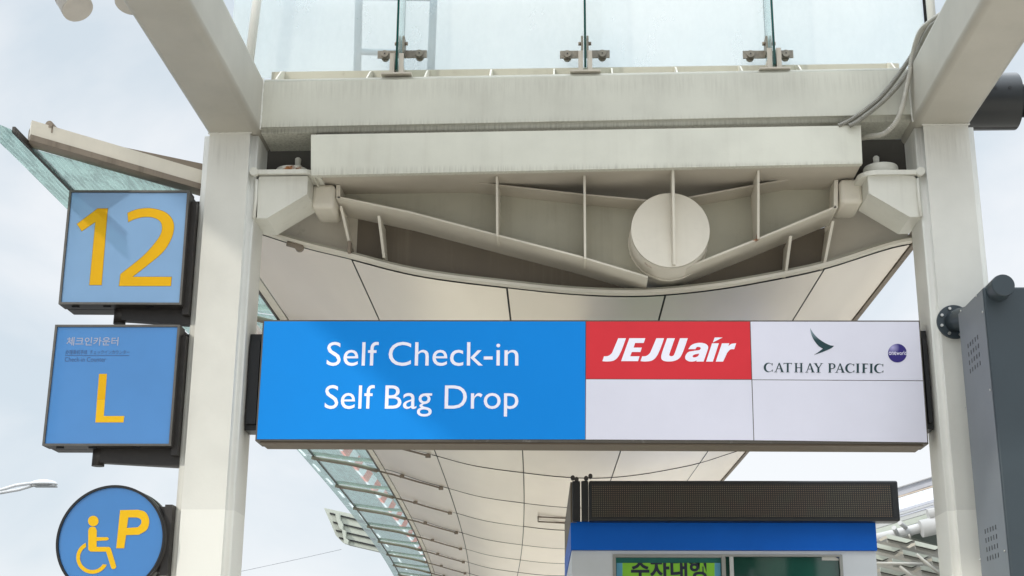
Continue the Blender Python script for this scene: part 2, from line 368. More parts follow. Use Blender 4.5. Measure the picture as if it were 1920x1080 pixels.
# ledge and fins on the crossbeam
mb = MB().box(-2.25, 2.4, 9.30, 9.36, 5.95, 6.13); mb.build('ledge', M_web, g)
for fx, fy in ((527,134),(694,134),(801,132),(921,130),(1039,129),(1147,128),(1267,126),(1388,124),(1497,122),(1671,118)):
    q = at(fx, fy, Y=9.2)
    MB().hull([(q.x-.006, 9.05, 5.95),(q.x-.006, 9.30, 5.95),(q.x-.006, 9.30, q.z+.05),(q.x-.006, 9.2, q.z)], [(q.x+.006, 9.05, 5.95),(q.x+.006, 9.30, 5.95),(q.x+.006, 9.30, q.z+.05),(q.x+.006, 9.2, q.z)]).build('rib', M_gird, g)
# bearing brackets on the inner column faces
def bracket(side):
    s = 1 if side == 'L' else -1
    bp = bpy.data.objects.new('bearing_bracket', None); sc.collection.objects.link(bp); bp.parent = g; bp.location = (0, 0, 0)
    if s > 0:
        gus = [(486,331),(577,330),(576,364),(500,409.5),(481.7,409),(484,340)]
        bot = [(576,364),(500,409.5)]; plate = [(486,318),(600,325)]; disc = (548, 308); xc = XL1
    else:
        gus = [(1627,328),(1713,330),(1722,338),(1726,406),(1706,407),(1629,362)]
        bot = [(1629,362),(1706,407)]; plate = [(1718,318),(1612,318)]; disc = (1651, 300); xc = XR0
    Y0, Y1 = 9.06, 9.42
    P = [at(a, b, Y=Y0) for a, b in gus]
    MB().prism(P, Y0, .014).build('gusset', M_brk, bp)
    MB().prism([(p.x, Y1-.014, p.z) for p in P], Y1, .014).build('gusset', M_brk, bp)
    a, b = [at(x, y, Y=Y0) for x, y in bot]
    mb = MB().hull([(a.x,Y0+.015,a.z),(b.x,Y0+.015,b.z),(b.x,Y1-.016,b.z),(a.x,Y1-.016,a.z)], [(a.x,Y0+.015,a.z+.014),(b.x,Y0+.015,b.z+.014),(b.x,Y1-.016,b.z+.014),(a.x,Y1-.016,a.z+.014)])
    mb.hull([(b.x,Y0+.015,b.z),(xc,Y0+.015,b.z),(xc,Y1-.016,b.z),(b.x,Y1-.016,b.z)], [(b.x,Y0+.015,b.z+.014),(xc,Y0+.015,b.z+.014),(xc,Y1-.016,b.z+.014),(b.x,Y1-.016,b.z+.014)])
    mb.hull([(a.x-.012*s,Y0+.015,a.z+.014),(a.x,Y0+.015,a.z+.014),(a.x,Y0+.015,P[1].z if s>0 else P[0].z),(a.x-.012*s,Y0+.015,P[1].z if s>0 else P[0].z)],
            [(a.x-.012*s,Y1-.016,a.z+.014),(a.x,Y1-.016,a.z+.014),(a.x,Y1-.016,P[1].z if s>0 else P[0].z),(a.x-.012*s,Y1-.016,P[1].z if s>0 else P[0].z)])
    mb.build('bottom_flange', M_brk, bp)
    zt = at(*plate[0], Y=9.03).z; xe = at(plate[1][0]+(-4 if s>0 else 2), plate[1][1], Y=9.1).x; zb = zt-.032
    xs = xc+.0*s
    out = [(xs, 9.03), (xe-.10*s, 9.03)]
    for k in range(7):
        t = math.pi/2*k/6; out.append((xe-.10*s+.12*math.sin(t)*s, 9.03+.12*(1-math.cos(t))))
    out += [(xe+.02*s, 9.33)]
    for k in range(1, 6):
        t = math.pi/2*k/5; out.append((xe-.10*s+.12*math.cos(t)*s, 9.33+.12*math.sin(t)))
    out += [(xs, 9.45)]
    MB().hull([(x, y, zb) for x, y in out], [(x, y, zt) for x, y in out]).build('top_plate', M_brk, bp)
    # rounded weld knuckle and edge weld
    kx = xc-.012*s
    mb = MB().tube([(kx, 9.015, zt-.016), (kx, 9.10, zt-.016)], .03, 10)
    zz = [P[5 if s > 0 else 2].z, P[4 if s > 0 else 3].z]
    mb.tube([(xc+.004*s, 9.05, zz[0]+.01), (xc+.008*s, 9.05, (zz[0]+zz[1])/2), (xc+.004*s, 9.05, zz[1]-.005)], .012, 8)
    mb.build('weld_bead', M_brk, bp)
    q = at(*disc, Y=9.22)
    R_ = .122
    zd = (at(548,309,Y=9.12) if s > 0 else at(1651,303,Y=9.12)).z; zo = (at(560,296,Y=9.2) if s > 0 else at(1640,293,Y=9.2)).z
    mb = MB().tube([(q.x, 9.24, zt-.002), (q.x, 9.24, zd-.008), (q.x, 9.24, zd), (q.x, 9.24, zd+.012), (q.x, 9.24, zd+.02)], [R_, R_, R_*.96, R_*.6, R_*.3], 40)
    d = mb.build('bearing_disc', M_brk, bp)
    bx = q.x + (.045 if s > 0 else -.035)
    MB().tube([(bx, 9.2, zd), (bx, 9.2, zd+.02), (bx, 9.2, zd+.021), (bx, 9.2, zo-.01), (bx, 9.2, zo)], [.03,.03,.02,.022,.012], 16).build('bolt', M_col, bp)
bracket('L'); bracket('R')

# ------------------------------------------------------------------ canopy
CA = empty('canopy_roof', (.3, 9.8, 4.4), 'long beige metal canopy curving away behind the blue sign with a green glass wing on its left', 'canopy')
def dr(Y): return -.013*(Y-9.5)-.00105*(Y-9.5)**2 if Y > 9.5 else 0
edge_px = [(500,443),(568,466),(660,486.5),(749,511.7),(821,524.5),(885,532.5),(949,539.5),(1020,548),(1100,554.5),(1188,557),(1250,554),(1351,543),(1441,527),(1546,506),(1622,480),(1706,454)]
Y0 = 9.6
prof = [(at(x, y, Y=Y0).x, at(x, y, Y=Y0).z) for x, y in edge_px]
prof = [(-2.62, 5.045)] + prof
def pz(u):
    for (a, za), (b, zb) in zip(prof, prof[1:]):
        if a <= u <= b: return za+(zb-za)*(u-a)/(b-a)
    return prof[0][1] if u < prof[0][0] else prof[-1][1]
_raw = pz
def pzs(u): return sum(_raw(min(max(u+d, prof[0][0]), prof[-1][0])) for d in (-.16,-.08,0,.08,.16))/5
seams = [9.6, 12.34, 15.14] + [17.95+2.83*k for k in range(15)]
lines = [-2.62, -1.635, -.485, .668, 1.822, 2.46]
mb = MB(); tl_ = mb.bm.faces.layers.float.new('tone')
for si, (ya, yb) in enumerate(zip(seams, seams[1:])):
    for la, lb in zip(lines, lines[1:]):
        nu = max(6, int((lb-la)/.11)); ny = 4; gp = .007
        dz = random.uniform(-.0025, .0025); tl = random.uniform(-.003, .003)
        us = [la+gp+(lb-la-2*gp)*i/nu for i in range(nu+1)]; ys = [ya+gp*2.2+(yb-ya-4.4*gp)*j/ny for j in range(ny+1)]
        grid = [[mb.bm.verts.new((u+dr(y), y, pzs(u)+dz+tl*(u-la))) for u in us] for y in ys]; tn = random.uniform(.90, 1.04)
        for j in range(ny):
            for i in range(nu):
                f = mb.bm.faces.new((grid[j][i], grid[j][i+1], grid[j+1][i+1], grid[j+1][i])); f.smooth = True; f[tl_] = tn
mb.build('soffit', M_soff, CA)
mb = MB()
ys = [9.62+i*(seams[-1]-9.62)/60 for i in range(61)]
us = [-2.62+5.08*i/40 for i in range(41)]
grid = [[mb.bm.verts.new((u+dr(y), y, pzs(u)+.03)) for u in us] for y in ys]
for j in range(60):
    for i in range(40): mb.bm.faces.new((grid[j][i], grid[j][i+1], grid[j+1][i+1], grid[j+1][i]))
for y in seams[1:-1]:
    mb.tube([(-1.7+4.15*i/36+dr(y), y, pzs(-1.7+4.15*i/36)-.003) for i in range(37)], .0048, 6)
mb.build('backing', M_black, CA)
# roof top
mb = MB()
pts = [(-2.62,5.12),(-1.5,5.25),(.3,5.35),(1.8,5.2),(2.47,4.93)]
grid = [[mb.bm.verts.new((u+dr(y), y, z)) for u, z in pts] for y in ys[3:]]
for j in range(len(grid)-1):
    for i in range(4): mb.bm.faces.new((grid[j][i], grid[j][i+1], grid[j+1][i+1], grid[j+1][i]))
mb.build('roof_sheet', M_side, CA)
# edge trims
def sweep(mb, sec, y0=9.5, y1=57, n=50, f=None):
    rings = []
    for k in range(n+1):
        y = y0+(y1-y0)*k/n; rings.append([mb.bm.verts.new((u+dr(y), y, z)) for u, z in sec])
    m_ = len(sec)
    for k in range(n):
        for i in range(m_): mb.bm.faces.new((rings[k][i], rings[k][(i+1)%m_], rings[k+1][(i+1)%m_], rings[k+1][i]))
    mb.bm.faces.new(rings[0]); mb.bm.faces.new(rings[-1][::-1]); return mb
zr = pzs(2.46)
sweep(MB(), [(2.462,zr-.012),(2.50,zr-.01),(2.50,zr+.09),(2.462,zr+.09)]).build('edge_trim', M_brown, CA)
sweep(MB(), [(-2.71,5.045),(-2.628,5.03),(-2.628,5.13),(-2.71,5.13)]).build('edge_trim', M_gird, CA)
sweep(MB(), [(-2.735,5.04),(-2.714,5.04),(-2.714,5.13),(-2.735,5.13)]).build('edge_trim', M_dark, CA)
# glass wing
def wz(u): return 5.09 + (u+2.74)/(-3.93+2.74)*(5.27-5.09)
mb = MB(); wy = [8.95] + seams[1:]
wys = [seams[0]-1.35]+seams[1:]
for ya, yb in zip(wys, wys[1:]):
    for ua, ub in ((-3.715, -2.74), (-3.93, -3.73)):
        n_ = 4; top = []
        ys0 = lambda u: ((8.55 + (u+3.82)/1.12*.55 if ub > -3 else 8.28+(u+3.73)*1.2) if ya < 9 else ya+.012)
        for j in range(n_+1):
            p_ = []
            for u in (ua, ub):
                y = ys0(u)+(yb-.012-ys0(u))*j/n_; p_.append((u+dr(y), y, wz(u)))
            top.append(p_)
        for (a1, b1), (a2, b2) in zip(top, top[1:]):
            mb.quad(a1, b1, b2, a2)
mb.build('wing_glass', M_wing, CA)
sweep(MB(), [(-3.732,wz(-3.72)-.012),(-3.712,wz(-3.72)-.012),(-3.712,wz(-3.72)+.03),(-3.732,wz(-3.72)+.03)], 8.3).build('purlin', M_dark, CA)
# glazing bars below each seam
for k, y in enumerate(seams[1:]):
    mb = MB(); rod = []
    ul = [-3.93,-3.72] + [-3.72+.99*i/6 for i in range(1, 7)] + [-2.5,-2.3,-2.1,-1.9,-1.75]
    for u in ul:
        z = (wz(u) if u < -2.74 else pzs(max(u, -2.62))) - .03
        rod.append((u+dr(y), y, z))
    for _ in range(3): rod = [rod[0]] + [(rod[i][0], y, (rod[i-1][2]+rod[i][2]*2+rod[i+1][2])/4-.003) for i in range(1, len(rod)-1)] + [rod[-1]]
    mb.tube(rod[1:8], .03, 8)
    mb.tube(rod[7:], .013, 8)
    for u in (-3.72, -2.35, -1.75):
        z = (wz(u) if u <= -2.74 else pzs(max(u, -2.62)))-.035
        mb.box(u+dr(y)-.035, u+dr(y)+.035, y-.02, y+.02, z-.022, z+.03, .006, 2)
    mb.build('glazing_bar', M_brown, CA)
# near edge beam of the wing
A0, A1 = at(57, 252, Z=5.30), at(378, 345, Z=5.16)
dirv = (A1-A0).normalized(); A1 = A1 + dirv*.25
mb = MB()
nrm = Vector((dirv.y, -dirv.x, 0)).normalized()*-1
def along(p, n_, h): return p + nrm*n_ + Vector((0,0,h))
for (n0, n1, h0, h1, mat_) in ((0, .05, 0.0, .105, 0), (-.012, .12, -.045, -.003, 1), (.053, .12, -.002, .20, 1)):
    mb.mi = mat_
    k_ = .07 if h1 > .15 else h1
    mb.hull([along(A0, n0, h0), along(A0, n1, h0), along(A0, n1, k_), along(A0, n0, k_)], [along(A1, n0, h0), along(A1, n1, h0), along(A1, n1, h1), along(A1, n0, h1)])
mb.build('wing_edge_beam', [M_gird, M_brown], CA)
for bx, by in ((95,236), (265,304)):
    q = at(bx, by, Y=(A0.y+(A1.y-A0.y)*(bx-57)/321)); 
    MB().box(q.x-.025, q.x+.025, q.y-.02, q.y+.06, q.z-.06, q.z+.005).tube([(q.x, q.y-.03, q.z), (q.x, q.y+.07, q.z)], .026, 12).build('bolt', M_brown, CA)
# clip at the soffit corner
q = at(556, 461, Y=9.56)
MB().tube([q+Vector((-.07,0,.02)), q+Vector((.04,0,-.012))], .022, 10).tube([q+Vector((.02,-.02,-.01)), q+Vector((.02,.03,-.01))], .032, 14).build('latch', M_brown, CA)
q = at(655, 462, Y=9.5)
MB().box(q.x-.012, q.x+.012, 9.48, 9.56, q.z-.05, q.z+.04, .006).build('latch', M_brown, CA)
# slot in the soffit
yy = 25.1
for (a, b, c_, d) in ((-.70,-.05,-.02,.02),):
    mb = MB()
    x0, x1 = .0-.62, .5-.62
    P = [at(1009,969,Z=4.46), at(1062,972,Z=4.44), at(1062,981,Z=4.44), at(1009,978,Z=4.46)]
    for i in range(4): mb.tube([P[i], P[(i+1)%4]], .012, 6)
    mb.build('access_slot', M_brown, CA)

# -- end girder of the canopy
GY = 9.30; WY = 9.50; LY = 9.70
GR = empty('end_girder', (.3, 9.4, 4.6), 'cream winged steel girder with round pipe end carrying the near end of the canopy', 'girder')
# soffit plate above
zs = at(1000, 319, Y=9.05).z
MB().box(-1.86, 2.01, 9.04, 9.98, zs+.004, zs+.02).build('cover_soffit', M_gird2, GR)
# cover box
bc = [(583,252.5),(1614,235),(1617,303.5),(583,325.5)]
pb = [at(x, y, Y=8.985) for x, y in bc]
CV = empty('cover_box', ((pb[0].x+pb[1].x)/2, 9.0, pb[2].z), 'long plain cream rectangular cover panel hung right under the crossbeam', 'cover panel')
mb = MB().prism(pb, 8.985, .012)
zb0, zb1 = pb[3].z, pb[2].z
mb.hull([(pb[3].x, 8.985, zb0-.012),(pb[2].x, 8.985, zb1-.012),(pb[2].x, 8.985, zb1-.001),(pb[3].x, 8.985, zb0-.001)], [(pb[3].x, 9.035, zb0-.012),(pb[2].x, 9.035, zb1-.012),(pb[2].x, 9.035, zb1-.001),(pb[3].x, 9.035, zb0-.001)])
for p, q in ((pb[0], pb[3]), (pb[1], pb[2])):
    s_ = 1 if p.x < 0 else -1
    mb.hull([(p.x, 8.998, p.z), (p.x+.012*s_, 8.998, p.z), (q.x+.012*s_, 8.998, q.z), (q.x, 8.998, q.z)], [(p.x, 9.35, p.z), (p.x+.012*s_, 9.35, p.z), (q.x+.012*s_, 9.35, q.z), (q.x, 9.35, q.z)])
mb.build('front_panel', M_box, CV)
MB().box(pb[3].x+.02, pb[2].x-.02, 9.0, 9.03, pb[0].z-.005, pb[0].z+.012).build('top_flange', M_recess, CV)
# dark plates behind, at both ends of the box
for x0, x1 in ((XL1-.2, -1.60), (1.80, XR0+.2)):
    MB().box(x0, x1, 9.52, 9.56, 5.12, 5.62).box(x0, x1, 9.45, 9.52, 5.36, 5.40).build('recess_plate', M_recess, GR)
# flanges (V shape)
def strip(pts_px, Yf, Yr, th, name, mat, par):
    P = [at(a, b, Y=Yf) for a, b in pts_px]; mb = MB()
    for p, q in zip(P, P[1:]):
        mb.hull([(p.x,Yf,p.z),(q.x,Yf,q.z),(q.x,Yf,q.z+th),(p.x,Yf,p.z+th)], [(p.x,Yr,p.z),(q.x,Yr,q.z),(q.x,Yr,q.z+th),(p.x,Yr,p.z+th)])
    return mb.build(name, mat, par)
lowL = [(633,371),(767,399),(930,442),(1088,483),(1215,521)]
lowR = [(1288,503),(1311,493.5),(1416,452),(1568,389)]
strip(lowL, GY, LY, .014, 'bottom_flange', M_gird, GR)
strip(lowR, GY, LY, .014, 'bottom_flange', M_gird, GR)
topL = [(637,328),(742,330),(930,348),(1092,366),(1212,377)]
topR = [(1291,372),(1416,348.5),(1586,319.5)]
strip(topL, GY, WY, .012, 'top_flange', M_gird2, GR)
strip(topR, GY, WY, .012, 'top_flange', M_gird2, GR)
# webs
def web(top, bot, Yt, Y, d, name, mat, Yb=None):
    T = [at(a, b, Y=GY) for a, b in top]; B = [at(a, b, Y=GY) for a, b in bot]
    poly = [(p.x, Y, p.z) for p in T] + [(p.x, Y, p.z+.014) for p in B[::-1]]
    return MB().prism(poly, Y, d).build(name, mat, GR)
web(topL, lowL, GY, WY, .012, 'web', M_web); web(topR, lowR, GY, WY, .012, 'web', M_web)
# end plates
for (t, b, s_) in (((635,327),(634,371),1), ((1567,322),(1567,389),-1)):
    p, q = at(*t, Y=GY), at(*b, Y=GY)
    MB().hull([(p.x-.014, GY, zs), (p.x+.014, GY, zs), (q.x+.014, GY, q.z-.004), (q.x-.014, GY, q.z-.004)], [(p.x-.014, LY, zs), (p.x+.014, LY, zs), (q.x+.014, LY, q.z-.004), (q.x-.014, LY, q.z-.004)]).build('end_plate', M_gird, GR)
# stiffeners
for (xt, yt, xb, yb, yn) in ((931,322,933,443,9.16),(1097,319,1096,485,9.16),(1426,316,1418,447,9.10)):
    p, q = at(xt, yt, Y=yn), at(xb, yb, Y=GY-.03)
    X = (p.x+q.x)/2
    MB().hull([(X-.008, yn, zs), (X-.008, WY, zs), (X-.008, WY, q.z), (X-.008, GY-.03, q.z)], [(X+.008, yn, zs), (X+.008, WY, zs), (X+.008, WY, q.z), (X+.008, GY-.03, q.z)]).build('stiffener', M_gird, GR)
# pipe
pc = at(1257, 431, Y=9.2); pr = (at(1331,431,Y=9.2).x-at(1183.5,431,Y=9.2).x)/2
mb = MB().tube([(pc.x, 9.2, pc.z), (pc.x, 9.98, pc.z)], pr, 72)
mb.tube([(pc.x, 9.202, pc.z), (pc.x, 9.22, pc.z)], pr+.003, 72, caps=False)
mb.build('pipe', M_gird, GR)
X = pc.x+.02; zb = at(1258, 497, Y=9.19).z
MB().hull([(X-.009, 9.06, zs), (X-.009, 9.199, zs), (X-.009, 9.199, zb), (X-.009, 9.18, zb)], [(X+.009, 9.06, zs), (X+.009, 9.199, zs), (X+.009, 9.199, zb), (X+.009, 9.18, zb)]).build('stiffener', M_gird, GR)
mb = MB()
mb.tube([(pc.x+(pr+.004)*math.cos(2*math.pi*k/90), WY-.004, pc.z+(pr+.004)*math.sin(2*math.pi*k/90)) for k in range(91)], [.008+random.uniform(-.002,.003) for k in range(91)], 6)
mb.build('weld_bead', M_gird, GR)
mb = MB(); mb.tube([(X-.012+random.uniform(-.001,.001), 9.195, zb+(pc.z+pr*.95-zb)*k/30) for k in range(31)], [.006+random.uniform(-.002,.003) for k in range(31)], 6)
mb.build('weld_bead', M_gird, GR)
# lower web above the hull lip
xs = [-1.66+i*(1.9+1.66)/30 for i in range(31)]
def zflange(x):
    P = [at(a, b, Y=GY) for a, b in lowL+lowR]
    for p, q in zip(P, P[1:]):
        if p.x <= x <= q.x: return p.z+(q.z-p.z)*(x-p.x)/(q.x-p.x)
    return P[0].z if x < 0 else P[-1].z
mb = MB()
for a, b in zip(xs, xs[1:]):
    mb.quad((a, LY+.004, zflange(a)+.005), (b, LY+.004, zflange(b)+.005), (b, LY+.004, pzs(b)+.03), (a, LY+.004, pzs(a)+.03))
mb.build('lower_web', M_webd, GR)
# brown end panels left and right of it
for x0, x1, mt in ((XL1-.1, -1.62, M_gird2), (1.86, 2.47, M_gird2)):
    mb = MB(); n_ = 8
    for i in range(n_):
        a, b = x0+(x1-x0)*i/n_, x0+(x1-x0)*(i+1)/n_
        mb.quad((a, LY+.0, 5.16), (b, LY+.0, 5.16), (b, LY+.0, pzs(b)+.03), (a, LY+.0, pzs(a)+.03))
    mb.build('end_panel', mt, GR)
for (xt, yt, xb, yb) in ((640,402,656,455),(711,420,720,478),(1482,458,1473,510),(1561,430,1546,490)):
    p, q = at(xt, yt, Y=9.44), at(xb, yb, Y=9.55)
    MB().hull([(p.x-.010, 9.40, p.z+.05), (p.x-.010, LY, p.z+.05), (q.x-.010, LY, q.z-.02), (q.x-.010, 9.55, q.z-.02)], [(p.x+.010, 9.40, p.z+.05), (p.x+.010, LY, p.z+.05), (q.x+.010, LY, q.z-.02), (q.x+.010, 9.55, q.z-.02)]).build('stiffener', M_gird, GR)
# hull lip
mb = MB(); ul = [-2.62+5.1*i/60 for i in range(61)]
def lip(y0, y1, h0, h1, mat, name, x0=-2.62, x1=2.48):
    mb = MB(); ul = [x0+(x1-x0)*i/60 for i in range(61)]; rings = []
    for u in ul:
        z = pzs(min(u, 2.46)); rings.append([mb.bm.verts.new((u, y0, z+h0)), mb.bm.verts.new((u, y1, z+h0)), mb.bm.verts.new((u, y1, z+h1)), mb.bm.verts.new((u, y0, z+h1))])
    for a, b in zip(rings, rings[1:]):
        for i in range(4): mb.bm.faces.new((a[i], a[(i+1)%4], b[(i+1)%4], b[i]))
    mb.bm.faces.new(rings[0]); mb.bm.faces.new(rings[-1][::-1])
    return mb.build(name, mat, GR)
lip(9.52, 9.595, .004, .026, M_gird, 'lip')
lip(9.56, 9.615, .028, .040, M_lip, 'lip')
lip(9.58, 9.64, .042, .058, M_web, 'lip')
# tongues joining the girder to the brackets
for x0, x1 in ((at(590,350,Y=9.35).x, at(632,350,Y=9.35).x), (at(1570,350,Y=9.35).x, at(1612,350,Y=9.35).x)):
    MB().box(x0, x1, 9.25, 9.6, at(600,398,Y=9.35).z, zs-.01, .03).build('tongue', M_gird, GR)

# unseen roof slab added beside the camera to shade the upper right of the gantry
SH = empty('added_shade_roof', (-3, 4.6, 0), 'unseen flat roof slab added left of the gantry for its shade', 'roof')
MB().box(-6.25, .3, 2.4, 6.8, 8.0, 8.12).build('roof_sheet', M_side, SH)
for x_, y_ in ((-6.0, 2.6), (-6.0, 6.6), (.1, 2.6)):
    MB().tube([(x_, y_, 0 if x_ < -1 else 8.0), (x_, y_, 8.0 if x_ < -1 else 7.9)], .08, 16).build('post', M_side, SH)

# ------------------------------------------------------------------ glass screen on the crossbeam
GS = empty('glass_screen', (0, 9.35, 6.14), 'frosted glass screen of four tall panes standing on top of the crossbeam', 'glass screen')
jx = [at(757,60,Y=9.35).x, at(1096,60,Y=9.35).x, at(1436,60,Y=9.35).x]
xsn = [-2.60] + jx + [at(1733,40,Y=9.38).x]
for a, b in zip(xsn, xsn[1:]):
    MB().box(a+.006, b-.006, 9.375, 9.387, 6.12, 8.6).build('glass_pane', M_glass, GS)
for i, X in enumerate(jx):
    f = MB().box(X-.0065, X+.0065, 9.03, 9.372, 6.0, 8.6).build('glass_fin', M_fin, GS)
    mb = MB().box(X-.008, X+.008, 9.014, 9.027, 6.0, 8.6); mb.build('fin_edge', M_edge, GS)
    MB().box(X-.005, X+.005, 9.388, 9.394, 6.12, 8.6).build('pane_joint', M_black, GS)
    zc = at(750+345*i, 90, Y=9.2).z
    cl = MB(); 
    cl.box(X-.185, X-.02, 9.30, 9.312, zc-.03, zc+.03).box(X+.02, X+.185, 9.30, 9.312, zc-.03, zc+.03)
    cl.box(X-.028, X-.012, 9.20, 9.31, zc-.03, zc+.10).box(X+.012, X+.028, 9.20, 9.31, zc-.03, zc+.10)
    c0 = cl.build('clamp', M_steel, GS)
    for s_ in (-1, 1):
        MB().tube([(X+s_*.13, 9.285, zc), (X+s_*.13, 9.299, zc)], .028, 20).tube([(X+s_*.13, 9.318, zc-.012), (X+s_*.13, 9.345, zc-.012)], .03, 20).build('bolt', M_steel, c0)
        MB().tube([(X+s_*.028, 9.24, zc+.055), (X+s_*.048, 9.24, zc+.055)], .014, 10).build('bolt', M_brown, c0)
        MB().tube([(X+s_*.13, 9.281, zc), (X+s_*.13, 9.285, zc)], .005, 8).build('bolt_hole', M_black, c0)
    b0 = MB()
    for s_ in (-1, 1):
        xa, xb = X+s_*.016, X+s_*.024
        b0.box(min(xa,xb), max(xa,xb), 9.02, 9.30, 5.965, 6.13)
        xc_ = X+s_*.05
        b0.box(min(xb+.001*s_, xc_), max(xb+.001*s_, xc_), 9.02, 9.03, 5.965, 6.13)
    b0.box(X-.11, X+.11, 9.01, 9.28, 5.962, 5.975)
    bb = b0.build('base_clamp', M_gird2, GS)
    for s_ in (-1, 1): MB().tube([(X+s_*.024, 9.1, 6.0), (X+s_*.075, 9.1, 6.0)], .012, 8).build('bolt', M_brown, bb)

M_post = paint('white_post_paint', (.74,.74,.69,1), .12, rough=.4)
def postobj(name, label, pts, r, mat=M_post, cat='post'):
    o = MB().tube(pts, r, 20).build(name, mat); return tag(o, label, cat)
p = at(466,125,Y=9.18); q = at(482,0,Y=9.18); d = (q-p)
postobj('slanted_post', 'slim white leaning tube post at the left end of the glass screen', [p-d*.15, q+d*1.5], .034)
postobj('upright_post', 'slim white tube post at the right end of the glass screen', [at(1751,80,Y=9.3), at(1751,80,Y=9.3)+Vector((.0,0,1.5))], .032)
tag(MB().tube([at(1736,40,Y=9.42)-Vector((0,0,.2)), at(1736,40,Y=9.42)+Vector((0,0,1.5))], .012, 10).build('dark_rod', M_black), 'thin black upright rod beside the right glass pane edge', 'rod')
# ladder-like frame behind the glass
LF = empty('pipe_frame', (at(740,100,Y=10.6).x, 10.6, 5.3), 'ladder shaped pale tube frame blurred behind the frosted glass screen', 'frame')
M_lf = plain('pale_tube_paint', (.05,.13,.19,1), .5, 0, .1)
for a, b in ((670,673),(808,813)):
    p = at(a, 130, Y=10.6); t = at(b, 0, Y=10.6); dd = t-p
    MB().tube([p-dd*.6, t+dd*1.6], .033, 18).build('upright', M_lf, LF)
MB().tube([at(672,97,Y=10.6), at(740,99,Y=10.6), at(809,102,Y=10.6)], .028, 16).build('crossbar', M_lf, LF)
MB().tube([at(675,-4,Y=10.6), at(812,-2,Y=10.6)], .02, 16).build('crossbar', M_lf, LF)

# ------------------------------------------------------------------ conduits
def cat_path(pts, n=24):
    out = []
    for i in range(len(pts)-1):
        p0, p1, p2, p3 = pts[max(i-1,0)], pts[i], pts[i+1], pts[min(i+2,len(pts)-1)]
        for k in range(n):
            t = k/n; out.append(.5*((2*p1)+(p2-p0)*t+(2*p0-5*p1+4*p2-p3)*t*t+(3*p1-p0-3*p2+p3)*t**3))
    out.append(pts[-1]); return out
def corrugated(pts, r, pitch=.0125):
    path = cat_path(pts, 40); L_ = [0]
    for a, b in zip(path, path[1:]): L_.append(L_[-1]+(b-a).length)
    tot = L_[-1]; n = int(tot/pitch)*4; out = []; rr = []; j = 0
    for i in range(n+1):
        s = tot*i/n
        while j < len(L_)-2 and L_[j+1] < s: j += 1
        t = (s-L_[j])/max(1e-9, L_[j+1]-L_[j]); out.append(path[j].lerp(path[j+1], t)); rr.append(r*(1+.10*(1 if i%4 in (1,2) else -1)))
    return MB().tube(out, rr, 12)
M_cond = plain('grey_conduit', (.26,.25,.215,1), .55, 0, .3, 14)
M_cond2 = plain('pale_conduit', (.50,.48,.42,1), .5, 0, .25, 14)
c1 = [(1572,236,8.99),(1600,222,8.97),(1649,184,8.95),(1692,130,8.94),(1716,92,8.9),(1729,60,8.75),(1757,36,8.55),(1790,26,8.5)]
c2 = [(1592,236,8.965),(1612,225,8.95),(1662,184,8.93),(1701,138,8.9),(1722,95,8.82),(1745,50,8.6),(1775,33,8.45)]
c3 = [(1600,262,9.25),(1631,256,9.1),(1660,249,9.0),(1686,217,8.93),(1703,150,8.9),(1712,100,8.86),(1724,62,8.75),(1745,40,8.6),(1775,20,8.45)]
for c_, lb, mt in ((c1, 'grey ribbed conduit, uppermost of the three crossing the right end of the crossbeam', M_cond), (c2, 'grey ribbed conduit, middle of the three crossing the right end of the crossbeam', M_cond), (c3, 'paler ribbed conduit hanging lowest and looping under the crossbeam beside the right column', M_cond2)):
    o = corrugated([at(a, b, Y=y) for a, b, y in c_], .0155 if c_ is not c3 else .0175).build('cable_conduit', mt); tag(o, lb, 'conduit', 'conduits at the right end of the crossbeam')
# ------------------------------------------------------------------ big sign
SY = 9.10
B1 = empty('check_in_sign', (0.1, 9.25, 3.25), 'wide sign box between the columns with blue panel reading Self Check-in Self Bag Drop', 'sign')
fr = [at(493,600,Y=SY), at(1724.5,601,Y=SY), at(1741,832.5,Y=SY), at(478.5,826.5,Y=SY)]
mb = MB().prism(fr, SY, .22); mb.build('cabinet', M_trim, B1)
zl, zrr = fr[3].z, fr[2].z
MB().hull([(fr[3].x+.03, SY+.02, zl-.001),(fr[2].x-.03, SY+.02, zrr-.001),(fr[2].x-.03, SY+.02, zrr-.012),(fr[3].x+.03, SY+.02, zl-.012)],
          [(fr[3].x+.03, SY+.25, zl-.001),(fr[2].x-.03, SY+.25, zrr-.001),(fr[2].x-.03, SY+.25, zrr-.012),(fr[3].x+.03, SY+.25, zl-.012)]).build('bottom_tray', M_under, B1)
def panel(name, pts, mat, par, Y, d=.003):
    return MB().px(pts, Y, d).build(name, mat, par)
PY = SY-.004
bp_ = panel('blue_panel', [(495.5,602.5),(1097.6,602.8),(1097,823.8),(481.5,823.5)], M_blue, B1, PY)
rp_ = panel('red_panel', [(1099.3,602.8),(1405.8,603),(1409,711),(1098.8,710)], M_red, B1, PY)
wp_ = panel('white_panel', [(1407.3,603),(1722.5,603.3),(1730.5,713.2),(1410.5,711.4)], M_white, B1, PY)
panel('white_panel', [(1098.8,711.2),(1409,712.3),(1412.8,825.3),(1098.2,823.9)], M_white, B1, PY)
panel('white_panel', [(1410.6,712.6),(1730.6,714.6),(1738.8,829.3),(1414.3,825.4)], M_white, B1, PY)
TY = PY-.0015
link('lettering', text_mesh('Self Check-in', (613,641,972,686), TY), M_lett, bp_)
link('lettering', text_mesh('Self Bag Drop', (609,722,972,781), TY), M_lett, bp_)
JT = lambda x, y: (1100+x/6, 600+y/6)
J = [(355,205,1),(442,205,1),(395,335),(350,420),(300,458),(230,467),(176,463,1),(195,408,1),(240,405),(280,375),(300,335)]
